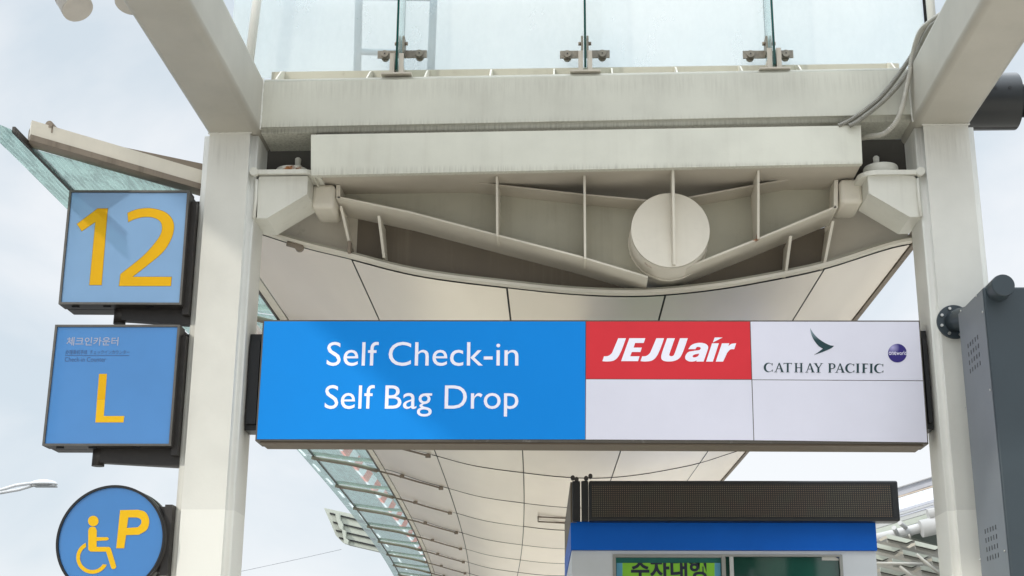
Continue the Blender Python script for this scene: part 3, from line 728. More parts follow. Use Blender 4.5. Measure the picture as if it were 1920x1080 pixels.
Jt = [(p[0]+429,)+tuple(p[1:]) for p in J]
Eg = [(480,205,1),(660,205,1),(642,258,1),(545,258,1),(528,310,1),(620,310,1),(605,360,1),(508,360,1),(490,408,1),(595,408,1),(578,463,1),(387,463,1)]
Ug = [(905,205,1),(993,205,1),(935,370),(932,400),(955,407),(978,398),(992,370,1),(1050,205,1),(1138,205,1),(1085,355),(1045,428),(985,460),(910,467),(855,453),(838,420),(848,365,1)]
ag = [(1143,328,1),(1175,285),(1225,262),(1290,257),(1345,272),(1367,305),(1355,355,1),(1315,468,1),(1232,468,1),(1240,455,1),(1200,467),(1150,465),(1112,440),(1112,400),(1145,360),(1205,347),(1265,338),(1283,320),(1272,305),(1240,305),(1225,328,1)]
ah = [(1265,378,1),(1215,388),(1192,405),(1203,421),(1238,414),(1257,400)]
ig = [(1410,262,1),(1487,262,1),(1420,468,1),(1343,468,1)]; ic = [(1440,197,1),(1530,197,1),(1420,253,1)]
rg = [(1522,262,1),(1605,262,1),(1593,295,1),(1630,268),(1682,262,1),(1660,328,1),(1615,333),(1580,370,1),(1535,468,1),(1452,468,1)]
link('lettering', px_shape([smooth_poly(s) for s in (J, Eg, Jt, Ug, ag, ah, ig, ic, rg)], TY, JT), M_lett, rp_)
# serif capitals
KT = lambda x, y: (1400+x/5.647, 600+y/5.647)
def cap(ch, x0, x1):
    yt = lambda x: 453+.0085*(x-182); H = 99; W = x1-x0
    f = lambda pts: [(x0+a*W, yt(x0)+b*H) for a, b in pts]; o = []
    s = 2.2/W*6   # serif unit
    if ch == 'C':
        A = []; n = 26
        for k in range(n+1):
            t = math.radians(42+276*k/n); A.append((.5+.52*math.cos(t), .5-.51*math.sin(t)))
        Bi = []
        for k in range(n+1):
            t = math.radians(318-276*k/n); Bi.append((.60+.37*math.cos(t), .5-.435*math.sin(t)))
        o.append(f(A+Bi)); o.append(f([(.86,.06),(.97,.03),(.95,.30),(.90,.30)])); o.append(f([(.93,.70),(.99,.76),(.96,.95),(.86,.93)]))
    if ch == 'A':
        o += [f([(.46,0),(.56,0),(.93,.97),(.70,.97)]), f([(.46,0),(.52,.12),(.19,.97),(.12,.97)]), f([(.27,.60),(.64,.60),(.66,.66),(.25,.66)]), f([(0,.96),(.32,.96),(.32,1),(0,1)]), f([(.60,.96),(1,.96),(1,1),(.60,1)])]
    if ch == 'T':
        o += [f([(.39,.05),(.61,.05),(.61,.97),(.39,.97)]), f([(.0,.0),(1,.0),(.97,.2),(.90,.07),(.10,.07),(.03,.2)]), f([(.28,.96),(.72,.96),(.72,1),(.28,1)])]
    if ch == 'H':
        for c0 in (.14, .68):
            o += [f([(c0,0),(c0+.18,0),(c0+.18,1),(c0,1)]), f([(c0-.1,0),(c0+.28,0),(c0+.28,.04),(c0-.1,.04)]), f([(c0-.1,.96),(c0+.28,.96),(c0+.28,1),(c0-.1,1)])]
        o.append(f([(.30,.46),(.70,.46),(.70,.53),(.30,.53)]))
    if ch == 'Y':
        o += [f([(.02,.0),(.26,.0),(.58,.52),(.42,.55)]), f([(.82,.0),(.92,.0),(.56,.58),(.48,.52)]), f([(.39,.50),(.60,.50),(.60,1),(.39,1)]), f([(-.04,0),(.36,0),(.36,.04),(-.04,.04)]), f([(.68,0),(1.02,0),(1.02,.04),(.68,.04)]), f([(.26,.96),(.74,.96),(.74,1),(.26,1)])]
    if ch in 'IPF':
        w_ = {'I': 1., 'P': .26, 'F': .36}[ch]; c0 = {'I': 0, 'P': .10, 'F': .12}[ch]
        e = {'I': .35, 'P': .10, 'F': .13}[ch]
        o += [f([(c0,0),(c0+w_,0),(c0+w_,1),(c0,1)]), f([(c0-e,0),(c0+w_+e,0),(c0+w_+e,.04),(c0-e,.04)]), f([(c0-e,.96),(c0+w_+e,.96),(c0+w_+e,1),(c0-e,1)])]
    if ch == 'F': o += [f([(.4,0),(1,0),(1.02,.22),(.94,.08),(.4,.08)]), f([(.4,.46),(.84,.46),(.84,.54),(.4,.54)])]
    if ch == 'P':
        A = [(.30,.0)]+[(.55+.43*math.sin(math.radians(t)), .30-.30*math.cos(math.radians(t))) for t in range(0, 181, 15)]+[(.30,.6)]
        Bi = [(.30,.53)]+[(.50+.27*math.sin(math.radians(t)), .30-.23*math.cos(math.radians(t))) for t in range(180, -1, -15)]+[(.30,.07)]
        o.append(f(A+Bi))
    return o
mb = MB()
for ch, a, b in (('C',182,278),('A',290,398),('T',390,480),('H',500,602),('A',618,722),('Y',712,808),('P',862,943),('A',935,1042),('C',1045,1142),('I',1165,1188),('F',1220,1285),('I',1308,1331),('C',1350,1450)):
    for k, poly in enumerate(cap(ch, a, b)):
        me = px_shape([poly], TY-.0004*k, KT); mb.bm.from_mesh(me); bpy.data.meshes.remove(me)
mb.build('lettering', M_teal, wp_)
m, nt, bs = nodes('teal_fade_ink'); tcx = nt.nodes.new('ShaderNodeTexCoord'); sx = nt.nodes.new('ShaderNodeSeparateXYZ'); nt.links.new(tcx.outputs['Object'], sx.inputs[0])
za, zb_ = at(*KT(800,215), Y=TY).z, at(*KT(672,80), Y=TY).z
mr = nt.nodes.new('ShaderNodeMapRange'); mr.inputs[1].default_value = za; mr.inputs[2].default_value = zb_; nt.links.new(sx.outputs[2], mr.inputs[0])
nt.links.new(mixc(nt, mr.outputs[0], lin((6,52,58)), lin((150,170,180))), bs.inputs['Base Color']); bs.inputs['Roughness'].default_value = .4
wing = [(672,83,1),(700,130),(745,183),(800,225),(850,253),(890,269),(926,273,1),(900,296),(850,320),(790,344),(710,371,1),(765,335),(807,303,1),(765,278),(725,232),(695,180),(678,128)]
link('emblem', px_shape([smooth_poly(wing)], TY, KT), m, wp_)
m, nt, bs = nodes('indigo_disc'); tcx = nt.nodes.new('ShaderNodeTexCoord'); d = nt.nodes.new('ShaderNodeVectorMath'); d.operation = 'DISTANCE'
nt.links.new(tcx.outputs['Object'], d.inputs[0]); d.inputs[1].default_value = at(*KT(1545,290), Y=TY)
rr = (at(*KT(1696,352), Y=TY)-at(*KT(1496,352), Y=TY)).length/2
r_ = ramp(nt, math_(nt, 'DIVIDE', d.outputs['Value'], rr), 0, .75, lin((175,170,215)), lin((34,16,112))); nt.links.new(r_.outputs[0], bs.inputs['Base Color']); bs.inputs['Roughness'].default_value = .4
dk = link('emblem', px_shape([[(1596+100*math.cos(t*math.pi/24), 351+99*math.sin(t*math.pi/24)) for t in range(48)]], TY, KT), m, wp_)
me1 = text_mesh('one', (1666.5,659.5,1680.5,665.6), TY-.001, bold=0); me2 = text_mesh('world', (1681,658,1699.6,665.6), TY-.001)
bmx = bmesh.new(); bmx.from_mesh(me1); bmx.from_mesh(me2); me = bpy.data.meshes.new('lettering'); bmx.to_mesh(me); bmx.free()
link('lettering', me, M_lett, wp_)
# side brackets of the sign
for x0, x1 in ((XL1+.004, fr[0].x-.008), (fr[1].x+.006, XR0-.006)):
    MB().box(min(x0,x1)-.0, max(x0,x1), 9.17, 9.33, 3.38, 4.06).box(min(x0,x1)+.01, max(x0,x1)-.01, 9.14, 9.168, 3.42, 4.0).build('side_bracket', M_black, B1)

# ------------------------------------------------------------------ left signs
def sign_box(corners, Yf, depth, facemat, name, label, arm_px, marg=4):
    P = [at(a, b, Y=Yf) for a, b in corners]
    cx = sum(p.x for p in P)/4
    e = empty(name, (cx, Yf+depth/2, min(p.z for p in P)), label, 'sign')
    mb = MB().prism(P, Yf, depth*.46); 
    mb.hull([(p.x+(cx-p.x)*.03, Yf+depth*.5, p.z) for p in P], [(p.x+(cx-p.x)*.03, Yf+depth, p.z) for p in P])
    mb.hull([(p.x+(cx-p.x)*.06, Yf+depth*.461, p.z+((sum(q.z for q in P)/4)-p.z)*.04) for p in P], [(p.x+(cx-p.x)*.06, Yf+depth*.499, p.z+((sum(q.z for q in P)/4)-p.z)*.04) for p in P])
    mb.build('cabinet', M_dark, e)
    cpx = (sum(c[0] for c in corners)/4, sum(c[1] for c in corners)/4)
    w_ = corners[1][0]-corners[0][0]; k = 1-2*marg/w_
    ins = [(cpx[0]+(a-cpx[0])*k, cpx[1]+(b-cpx[1])*k) for a, b in corners]
    fp = MB().px(ins, Yf-.003, .002).build('face_panel', facemat, e)
    # rim proud of the face
    mb = MB(); R1 = P; R2 = [at(a, b, Y=Yf) for a, b in ins]
    for i in range(4):
        j = (i+1)%4
        mb.hull([(q.x, Yf-.012, q.z) for q in (R1[i], R1[j], R2[j], R2[i])], [(q.x, Yf-.0005, q.z) for q in (R1[i], R1[j], R2[j], R2[i])])
    mb.build('rim', M_rim, e)
    return e, fp, P
M_rim = plain('grey_rim', lin((96,94,90)), .4, .3, .25, 20)
S12, f12, P12 = sign_box([(131,357.5),(356,358),(340.5,572),(110.5,571)], 8.93, .26, M_sblue, 'gate_sign', 'square light blue lit sign box with yellow number 12, topmost on the left column', None)
ty = 8.93-.0045
T3 = lambda x, y: (x/3, 340+y/3)
one = [(550,153),(606,153),(571,583),(503,583),(537,228),(460,280),(433,240)]
two = [(718,178,1),(775,157),(850,152),(925,172),(967,212),(978,262),(962,325),(918,395),(840,463),(745,537,1),(965,538,1),(961,588,1),(670,588,1),(678,522,1),(800,425),(868,352),(904,298),(912,255),(898,222),(860,203),(810,200),(760,211),(722,228,1)]
link('lettering', px_shape([one, smooth_poly(two, 6)], ty, T3), M_yel, f12)
M_out = plain('letter_outline', lin((120,110,60)), .5, 0, .1, 5, 0)
def grow(poly, k, c=None):
    n = len(poly); out = []
    area = sum(poly[i][0]*poly[(i+1)%n][1]-poly[(i+1)%n][0]*poly[i][1] for i in range(n))
    sg = 1 if area > 0 else -1
    for i in range(n):
        a, b, c_ = poly[i-1], poly[i], poly[(i+1)%n]
        d1 = Vector((b[0]-a[0], b[1]-a[1])); d2 = Vector((c_[0]-b[0], c_[1]-b[1]))
        if d1.length < 1e-6 or d2.length < 1e-6: out.append(b); continue
        d1.normalize(); d2.normalize(); n1 = Vector((d1.y, -d1.x)); n2 = Vector((d2.y, -d2.x)); nn = (n1+n2)
        if nn.length < .3: nn = n1
        nn.normalize(); f_ = min(2, 1/max(.3, nn.dot(n1))); out.append((b[0]+nn.x*k*f_*sg, b[1]+nn.y*k*f_*sg))
    return out
link('lettering_outline', px_shape([grow(one, 2.2), grow(smooth_poly(two, 6), 2.2)], ty+.001, T3), M_out, f12)
SL, fL, PL = sign_box([(104.5,609.5),(338,609.5),(321,836.5),(80,836)], 8.93, .26, M_mblue, 'counter_sign', 'square mid blue sign box with yellow letter L, below the 12 sign', None)
link('lettering', px_shape([[(185.8,701),(200.6,701),(197,749.5),(181.8,749.5)]], ty), M_yel, fL)
link('lettering', px_shape([[(181.8,749.7),(197,749.7),(194.6,780),(233,780),(231.5,792),(178.7,792)]], ty), M_yel2, fL)
link('lettering', text_mesh('체크인카운터', (125,632,222,648), ty, bold=.012), M_ink, fL)
link('lettering', text_mesh('办理乘机手续  チェックインカウンター', (123,656,243,664.5), ty), M_ink2, fL)
link('lettering', text_mesh('Check-in Counter', (121.5,669.5,199,678), ty), M_ink2, fL)
link('underline', px_shape([[(121.8,666),(242.5,666),(242.4,667),(121.8,667)]], ty), M_ink2, fL)
# round sign
RS = empty('parking_sign', (at(208,1013,Y=8.95).x, 9.05, 2.2), 'round blue sign with yellow wheelchair symbol and letter P, lowest on the left column', 'sign')
cR = at(208, 1013, Y=8.93); rad = (at(309.8,1013,Y=8.93).x-at(106.4,1013,Y=8.93).x)/2
MB().tube([(cR.x, 8.93, cR.z), (cR.x, 9.03, cR.z)], rad, 96).tube([(cR.x+.0, 9.034, cR.z), (cR.x, 9.05, cR.z)], rad*.95, 64).tube([(cR.x, 9.054, cR.z), (cR.x, 9.15, cR.z)], rad, 96).build('cabinet', M_dark, RS)
fR = MB().tube([(cR.x, 8.926, cR.z), (cR.x, 8.929, cR.z)], rad*.955, 96).build('face_panel', M_rblue, RS)
mb = MB()
N = 96
for i in range(N):
    a, b = 2*math.pi*i/N, 2*math.pi*(i+1)/N
    q = lambda r, t, y: (cR.x+r*math.cos(t), y, cR.z+r*math.sin(t))
    mb.quad(q(rad*.957,a,8.915), q(rad*.957,b,8.915), q(rad,b,8.915), q(rad,a,8.915)); mb.quad(q(rad*.957,a,8.915), q(rad*.957,b,8.915), q(rad*.957,b,8.9295), q(rad*.957,a,8.9295))
    mb.quad(q(rad,a,8.915), q(rad,b,8.915), q(rad,b,8.9295), q(rad,a,8.9295))
mb.build('rim', M_black, RS)
C3 = lambda x, y: (x/2.842, 700+y/2.842); ty2 = 8.926-.003
head = [(497+28*math.cos(t*math.pi/16), 787+28*math.sin(t*math.pi/16)) for t in range(32)]
body = [(470,838,1),(478,822),(493,818),(508,822),(516,838,1),(515,873,1),(572,873,1),(580,881),(572,890,1),(515,893,1),(515,925,1),(582,925,1),(590,932,1),(620,1030,1),(612,1041),(598,1043,1),(592,1036,1),(565,950,1),(482,950,1),(470,940,1)]
cx, cy, ro, ri = 492, 982, 86, 66
arc = [(cx+ro*math.cos(t), cy+ro*math.sin(t)) for t in [math.radians(26+ (246-26)*k/30) for k in range(31)]]
arc += [(cx+ri*math.cos(t), cy+ri*math.sin(t)) for t in [math.radians(240- (240-32)*k/30) for k in range(31)]]
Pp = [(640,729,1),(735,727,1),(775,740),(795,783),(783,832),(740,860,1),(672,862,1),(662,932,1),(619,932,1)]
Ph = [(684,768,1),(728,768,1),(750,778),(752,800),(735,820,1),(676,824,1)]
link('symbol', px_shape([head, smooth_poly(body, 4), arc], ty2, C3), M_yel2, fR)
link('lettering', px_shape([smooth_poly(Pp), smooth_poly(Ph)], ty2, C3), M_yel2, fR)
# arms
def arm(e, top_px, bot_px, xend, yc, stub=True):
    # tapering arm below the box reaching the column
    a = at(top_px[0], top_px[1], Y=yc); b = at(bot_px[0], bot_px[1], Y=yc)
    mb = MB()
    if stub:
        mb.tube([(a.x, yc, a.z+.05), (a.x, yc, a.z-.095)], .042, 20)
    mb.hull([(a.x+.02, yc-.035, a.z-.075), (xend, yc-.035, b.z), (xend, yc-.035, a.z+.03), (a.x+.02, yc-.035, a.z+.03)], [(a.x+.02, yc+.035, a.z-.075), (xend, yc+.035, b.z), (xend, yc+.035, a.z+.03), (a.x+.02, yc+.035, a.z+.03)])
    mb.build('bracket_arm', M_dark, e)
arm(S12, (226,583), (355,611), XL0-.001, 9.08)
arm(SL, (186,848), (334,877), XL0-.001, 9.08)
for e, P in ((S12, P12), (SL, PL)):
    MB().box(P[1].x+.0, XL0-.002, 9.06, 9.16, P[2].z+.02, P[1].z-.03).box(XL0-.045, XL0-.002, 8.985, 9.24, P[2].z-.05, P[1].z-.06).build('mounting_plate', M_dark, e)
    for dx in (.08, .30, .60):
        MB().box(P[3].x+dx, P[3].x+dx+.05, 8.96, 8.975, P[3].z-.012, P[3].z-.002).build('latch', M_black, e)
z1 = at(320,952,Y=9.05).z; z0 = at(315,1075,Y=9.05).z
MB().box(cR.x+rad*.5, XL0-.001, 9.0, 9.09, z0, z1).box(XL0-.05, XL0-.002, 8.97, 9.16, z0-.02, z1+.01).build('mounting_plate', M_dark, RS)

# ------------------------------------------------------------------ street lamp, far left
LY_ = 25
LP = empty('street_lamp', (at(-260, 1000, Y=LY_).x, LY_, -.13), 'white twin tube street lamp arm with flat head against the sky at far left', 'street lamp')
M_lamp = plain('white_lamp_paint', (.62,.63,.64,1), .4, 0, .08)
px0 = at(-260,1000,Y=LY_).x; topz = at(-260, 960, Y=LY_).z
MB().tube([(px0, LY_, -.13), (px0, LY_, topz+.3)], [.12,.07], 16).build('pole', M_lamp, LP)
MB().tube([at(-262,935,Y=LY_), at(-100,928,Y=LY_), at(0,924,Y=LY_), at(35,918,Y=LY_), at(62,910,Y=LY_)], .032, 10).build('arm', M_lamp, LP)
MB().tube([at(-262,1000,Y=LY_), at(-120,950,Y=LY_), at(0,919,Y=LY_), at(30,910,Y=LY_), at(60,906,Y=LY_)], .03, 10).build('arm', M_lamp, LP)
hc = at(82, 908, Y=LY_)
mb = MB(); t = bmesh.new(); bmesh.ops.create_uvsphere(t, u_segments=24, v_segments=12, radius=1)
hw = (at(108,908,Y=LY_).x-at(56,908,Y=LY_).x)/2
for v in t.verts:
    z = v.co.z; v.co = Vector((hc.x+v.co.x*hw, LY_+v.co.y*.16, hc.z+(z*.085 if z > 0 else z*.03)))
for f_ in t.faces: f_.smooth = True
me = bpy.data.meshes.new('lamp_head'); t.to_mesh(me); t.free(); link('lamp_head', me, M_lamp, LP)
MB().box(hc.x-hw*.7, hc.x+hw*.9, LY_-.1, LY_+.1, hc.z-.05, hc.z-.02, .01).build('lens', plain('lamp_lens', (.35,.36,.36,1), .2), LP)

# ------------------------------------------------------------------ spotlights top left
M_can = paint('beige_can_paint', (.62,.58,.52,1), .15, rough=.35)
def can(pc, axis, r, ln, label, arm_to):
    c0 = Vector(pc); a = Vector(axis).normalized()
    e = empty('floodlight', tuple(c0+a*ln), label, 'floodlight', 'floodlights on the left side beam')
    MB().tube([c0-a*.0, c0+a*.012, c0+a*ln, c0+a*(ln+.03)], [r*.985, r, r, r*.8], 48).build('housing', M_can, e)
    mb = MB().tube([c0+a*.12, c0+a*.135], r*1.012, 48); mb.tube([c0+a*(ln*.5), c0+a*(ln*.5)+Vector((0,.0,.25)), Vector(arm_to)], .02, 10); mb.build('bracket', M_can, e)
    return e
c1_ = at(146, 17, Y=7.6)
e = can(c1_, (-.52, .25, .82), .098, .32, 'beige cylindrical floodlight aimed down at the upper left corner, clear of the beam', (XL0+.08, 7.6, ZT-.03))
s0 = c1_+Vector((-.52,.25,.82)).normalized()*.02+Vector((-.02,-.095,.02))
c2_ = at(241, 8, Y=7.9)
can(c2_, (.10, .35, .93), .092, .3, 'beige cylindrical floodlight half hidden behind the left side beam', (XL0+.08, 7.9, ZT-.03))

# ------------------------------------------------------------------ right: drum housing
M_drum = plain('black_housing', lin((20,24,26)), .35, 0, .15, 4)
q = at(1868,191,Y=9.22); ra = .205
D = empty('camera_housing', (q.x, 9.22, q.z-ra), 'black drum shaped housing sticking out behind the top of the right column', 'housing')
xe = at(1903,191,Y=9.22).x
MB().tube([(XR1-.12, 9.22, q.z), (xe, 9.22, q.z)], ra, 64).build('drum', M_drum, D)
MB().tube([(XR1-.12, 9.22, q.z+.002), (xe-.004, 9.22, q.z+.002)], ra+.002, 64, caps=False).build('cover', M_drum, D)
xx0 = at(1907,188,Y=9.22).x
MB().tube([(xe+.001, 9.22, q.z+.005), (xe+.6, 9.22, q.z+.005)], ra*.58, 48).tube([(xe+.001, 9.22, q.z+.005), (xe+.015, 9.22, q.z+.005)], ra*.66, 48).build('neck', M_black, D)
mb = MB()
mb.box(XR1-.05, xe-.001, 9.22-ra*.985, 9.22-ra*.955, q.z+.028, q.z+.034)
for sxp in (1866, 1893):
    p = at(sxp, 165, Y=9.22-ra*.97); mb.tube([(p.x, 9.22-ra-.006, p.z), (p.x, 9.22-ra+.02, p.z)], .012, 10)
mb.build('screw', M_black, D)
# ------------------------------------------------------------------ right: display housing
M_hs = plain('grey_housing_paint', lin((118,124,130)), .42, .1, .1, 3, .05)
M_hf = plain('dark_housing_paint', lin((56,66,72)), .40, .1, .1, 2, .05)
n0, f0 = at(1846,538,Y=8.2), at(1796,588,Y=8.78)
H = empty('display_housing', (2.85, 8.5, 1.9), 'tall dark grey metal display housing on a tube arm in front of the right column', 'display housing')
X0 = 2.515
MB().box(X0, X0+.8, 8.2, 8.78, 1.6, n0.z, .012, 3).build('casing', M_hf, H)
sp = MB().box(X0-.004, X0-.0005, 8.215, 8.765, 1.62, n0.z-.015).build('side_panel', M_hs, H)
for (zc_, n_) in ((at(1827,665,X=X0).z, 5), (at(1859,1019,X=X0).z, 5)):
    mb = MB()
    for i in range(5):
        for j in range(4):
            y = 8.50-.055*2+.055*i; z = zc_+.055*1.5-.055*j
            mb.box(X0-.0055, X0-.0042, y-.006, y+.006, z-.014, z+.014)
    mb.build('vent_grille', M_black, sp)
for (a, b) in ((1831,555),(1843,585),(1857,731),(1811,765),(1884,1033),(1838,1050),(1802,583)):
    p = at(a, b, X=X0-.005)
    if p.z < n0.z and 8.2 < p.y < 8.78: MB().tube([(X0-.0045, p.y, p.z), (X0-.010, p.y, p.z)], .007, 10).build('screw', M_silver, sp)
tc_ = at(1882,534,Y=8.08); fl = at(1789,604,Y=8.99)
mb = MB().tube([tc_, tc_+Vector((0,.02,0)), Vector((tc_.x-.005, 8.78, tc_.z)), Vector((fl.x+.02, 8.9, fl.z)), Vector((fl.x, 8.99, fl.z))], [.066,.07,.07,.07,.07], 40); mb.build('tube_arm', M_hf, H)
fg = MB().tube([(fl.x, 8.975, fl.z), (fl.x, 8.999, fl.z)], .115, 48).build('flange', M_hf, H)
for t in range(8):
    a = t*math.pi/4+.3; MB().tube([(fl.x+.093*math.cos(a), 8.962, fl.z+.093*math.sin(a)), (fl.x+.093*math.cos(a), 8.975, fl.z+.093*math.sin(a))], .010, 8).build('bolt', M_silver, fg)
# ------------------------------------------------------------------ kiosk
KY = 14.0; sk = -.025
K = empty('kiosk', (1.4, KY+1.8, 0), 'small booth with blue top band and green glazed front standing under the canopy', 'kiosk')
xk0, xk1 = at(1072,1000,Y=KY).x, at(1641,1000,Y=KY).x
zf1, zf0 = at(1300,978,Y=KY).z, at(1300,1031.5,Y=KY).z
KD = 3.6
M_kw = plain('pale_booth_wall', lin((196,200,204)), .45, 0, .08, 2)
M_kb = plain('blue_band', lin((0,92,190)), .5, 0, .1, 1.5, .03, .2)
M_frame = plain('aluminium_frame', lin((150,150,145)), .4, .5, .1)
wx0, wx1, wz1 = at(1149,1039,Y=KY).x, at(1580,1039,Y=KY).x, at(1300,1039,Y=KY).z
def kq(mb, x0, x1, y0, y1, z0, z1):
    s0, s1 = sk*(y0-KY), sk*(y1-KY)
    return mb.hull([(x0+s0,y0,z0),(x1+s0,y0,z0),(x1+s0,y0,z1),(x0+s0,y0,z1)], [(x0+s1,y1,z0),(x1+s1,y1,z0),(x1+s1,y1,z1),(x0+s1,y1,z1)])
mb = MB(); kq(mb, xk0, wx0, KY+.03, KY+.12, 0, zf0-.003); kq(mb, wx1, xk1, KY+.03, KY+.12, 0, zf0-.003); kq(mb, wx0+.001, wx1-.001, KY+.03, KY+.12, wz1+.002, zf0-.003); kq(mb, wx0+.001, wx1-.001, KY+.03, KY+.12, 0, .15)
kq(mb, xk0, xk0+.09, KY+.121, KY+KD, 0, zf0-.003); kq(mb, xk1-.09, xk1, KY+.121, KY+KD, 0, zf0-.003); kq(mb, xk0+.091, xk1-.091, KY+KD-.09, KY+KD, 0, zf0-.003)
mb.build('wall', M_kw, K)
mb = MB(); kq(mb, xk0-.01, xk1+.01, KY, KY+KD, zf0, zf1); mb.build('fascia', M_kb, K)
# glazing
wm = at(1357,1050,Y=KY).x
M_gg = plain('green_tinted_glass', (.012,.075,.055,1), .06, 0, .5, 1.2, .05, .8)
M_tg = plain('teal_tinted_glass', (.03,.17,.15,1), .08, 0, .3, 2, .03, .8)
wn = MB(); 
for a, b in ((wx0, wx0+.03), (wm-.02, wm+.02), (wx1-.03, wx1)): wn.box(a, b, KY+.02, KY+.10, .15, wz1)
wn.box(wx0+.031, wm-.021, KY+.02, KY+.10, wz1-.03, wz1).box(wm+.021, wx1-.031, KY+.02, KY+.10, wz1-.02, wz1)
wn = wn.build('window', M_frame, K)
MB().box(wx0+.031, wm-.021, KY+.062, KY+.068, .15, wz1-.031).build('pane', M_tg, wn)
MB().box(wm+.021, wx1-.031, KY+.062, KY+.068, .15, wz1-.021).build('pane', M_gg, wn)
# poster
M_grn = plain('lime_poster', lin((122,186,40)), .5, 0, .12, 5, 0); M_navy = plain('navy_ink', lin((14,18,48)), .5, 0, .1)
PO = MB().px([(1167,1055.5),(1340,1055.5),(1340,1150),(1167,1150)], KY+.052, .003).build('poster', M_grn)
tag(PO, 'lime green poster with heavy dark lettering in the left kiosk window', 'poster')
me = text_mesh('주차대행', (1183,1046,1325,1088), KY+.049, bold=.03)
# the window head hides the upper strokes: clip there
bmx = bmesh.new(); bmx.from_mesh(me); zc_ = at(1250,1055.5,Y=KY+.049).z
bmesh.ops.bisect_plane(bmx, geom=bmx.verts[:]+bmx.edges[:]+bmx.faces[:], plane_co=(0,0,zc_), plane_no=(0,0,1), clear_outer=True); bmx.to_mesh(me); bmx.free()
lo = link('lettering', me, M_navy, PO)
for a, b in ((1156,1167),(1340,1351)):
    MB().px([(a,1055.5),(b,1055.5),(b,1150),(a,1150)], KY+.053, .003).build('border', plain('pale_blue_border', lin((80,150,180)), .5), PO)
ST = MB().px([(1541,1039.5),(1578,1039.5),(1578.5,1051),(1541,1050.5)], KY+.055, .004).build('sticker', plain('sticker_white', lin((205,205,200)), .5))
tag(ST, 'small white sticker with blue stripe at the top right corner of the kiosk glass', 'sticker')
MB().px([(1558,1039.8),(1565,1039.8),(1578,1048),(1578,1051)], KY+.053, .001).build('stripe', plain('sticker_blue', lin((80,95,130)), .5), ST)
MB().box(wm+.06, wm+.10, KY+.03, KY+.05, wz1-.35, wz1-.02).build('closer', M_silver, wn)
# LED board
LB = empty('led_board', (1.6, KY-.15, zf1), 'long black dot matrix display board mounted above the blue kiosk band', 'display board')
l0, l1 = at(1104,940,Y=KY-.14).x, at(1686,940,Y=KY-.14).x
lz1, lz0 = at(1300,901,Y=KY-.14).z, at(1300,977,Y=KY-.14).z
m, nt, bs = nodes('led_matrix'); tcx = nt.nodes.new('ShaderNodeTexCoord'); sx = nt.nodes.new('ShaderNodeSeparateXYZ'); nt.links.new(tcx.outputs['Object'], sx.inputs[0])
pit = (at(1300,940,Y=KY-.14)-at(1304,940,Y=KY-.14)).length
def dotm(s, dz=0):
    fr_ = math_(nt, 'FRACT', math_(nt, 'DIVIDE', s, pit)); return math_(nt, 'LESS_THAN', math_(nt, 'ABSOLUTE', math_(nt, 'SUBTRACT', fr_, .5)), .24)
dd = math_(nt, 'MULTIPLY', dotm(sx.outputs[0]), dotm(sx.outputs[2])); nn_ = objnoise(nt, 5, detail=2)
dc = mixc(nt, ramp(nt, nn_.outputs[0], .4, .6).outputs[0], (.12,.08,.045,1), (.11,.095,.055,1))
nt.links.new(mixc(nt, dd, (.008,.007,.007,1), dc), bs.inputs['Base Color']); bs.inputs['Roughness'].default_value = .6
MB().box(l0, l1, KY-.14, KY+.06, lz0, lz1, .02, 3).build('frame', M_black, LB)
a0, a1 = at(1110,940,Y=KY-.145).x, at(1671,940,Y=KY-.145).x
MB().box(a0, a1, KY-.148, KY-.1405, at(1300,969,Y=KY-.145).z, at(1300,908.5,Y=KY-.145).z).build('screen', m, LB)
MB().box(a1+.012, l1-.03, KY-.146, KY-.1405, lz0+.05, lz1-.05).build('side_strip', M_black, LB)
LM = MB().box(at(1073,940,Y=KY-.12).x, at(1088,940,Y=KY-.12).x, KY-.12, KY-.05, lz0, lz1, .01, 2).box(at(1090,940,Y=KY-.13).x, l0-.003, KY-.13, KY-.05, lz0, lz1, .01, 2)
LM.build('end_post', M_black, LB)
mb = MB()
for a, b in ((1074,896),(1081,899),(1099,897),(1107,893)):
    p = at(a, b, Y=KY-.1); mb.tube([p+Vector((0,-.03,0)), p+Vector((0,.05,0))], .022, 12)
mb.build('knob', M_dark, LB)
# side LED panel, following the slanted left wall
xa = xk0-.012
mb = MB(); y0_, y1_ = KY-.04, KY+3.4
mb.hull([(xa, y0_, lz0), (xa, y1_, lz0), (xa, y1_, lz1), (xa, y0_, lz1)], [(xa+.06, y0_, lz0), (xa+.06+0, y1_, lz0), (xa+.06, y1_, lz1), (xa+.06, y0_, lz1)])
for v in mb.bm.verts: v.co.x += sk*(v.co.y-KY)
m2 = m.copy(); m2.name = 'led_matrix_side'
mb.build('side_screen', M_webd, LB)

# ------------------------------------------------------------------ far right: station roof
SR = empty('station_roof', (11, 45, -.13), 'white station roof with big white tubes above pale slatted panels, seen at lower right', 'roof')
M_w1 = plain('white_roof_paint', (.46,.46,.455,1), .5, 0, .06, .5); M_w2 = plain('lavender_fascia', (.52,.53,.58,1), .5, 0, .15, 2)
M_mint = plain('mint_slat', (.50,.53,.46,1), .5, 0, .15, 1.2); M_gs = plain('grey_slat_edge', (.36,.35,.31,1), .6, 0, .2, 2); M_bk = plain('slat_shadow_gap', (.03,.03,.03,1), .8)
SX = lambda pts: [(1600+a/5.4, 880+b/5.4) for a, b in pts]
def spx(name, pts, Y, d, mat, par): return MB().px(SX(pts), Y, d).build(name, mat, par)
RYs = 45
spx('fascia', [(300,232),(765,88),(980,22),(980,130),(765,170),(300,320)], RYs, .3, M_w2, SR)
spx('edge_strip', [(300,226),(980,14),(980,24),(300,236)], RYs-.1, .5, M_w1, SR)
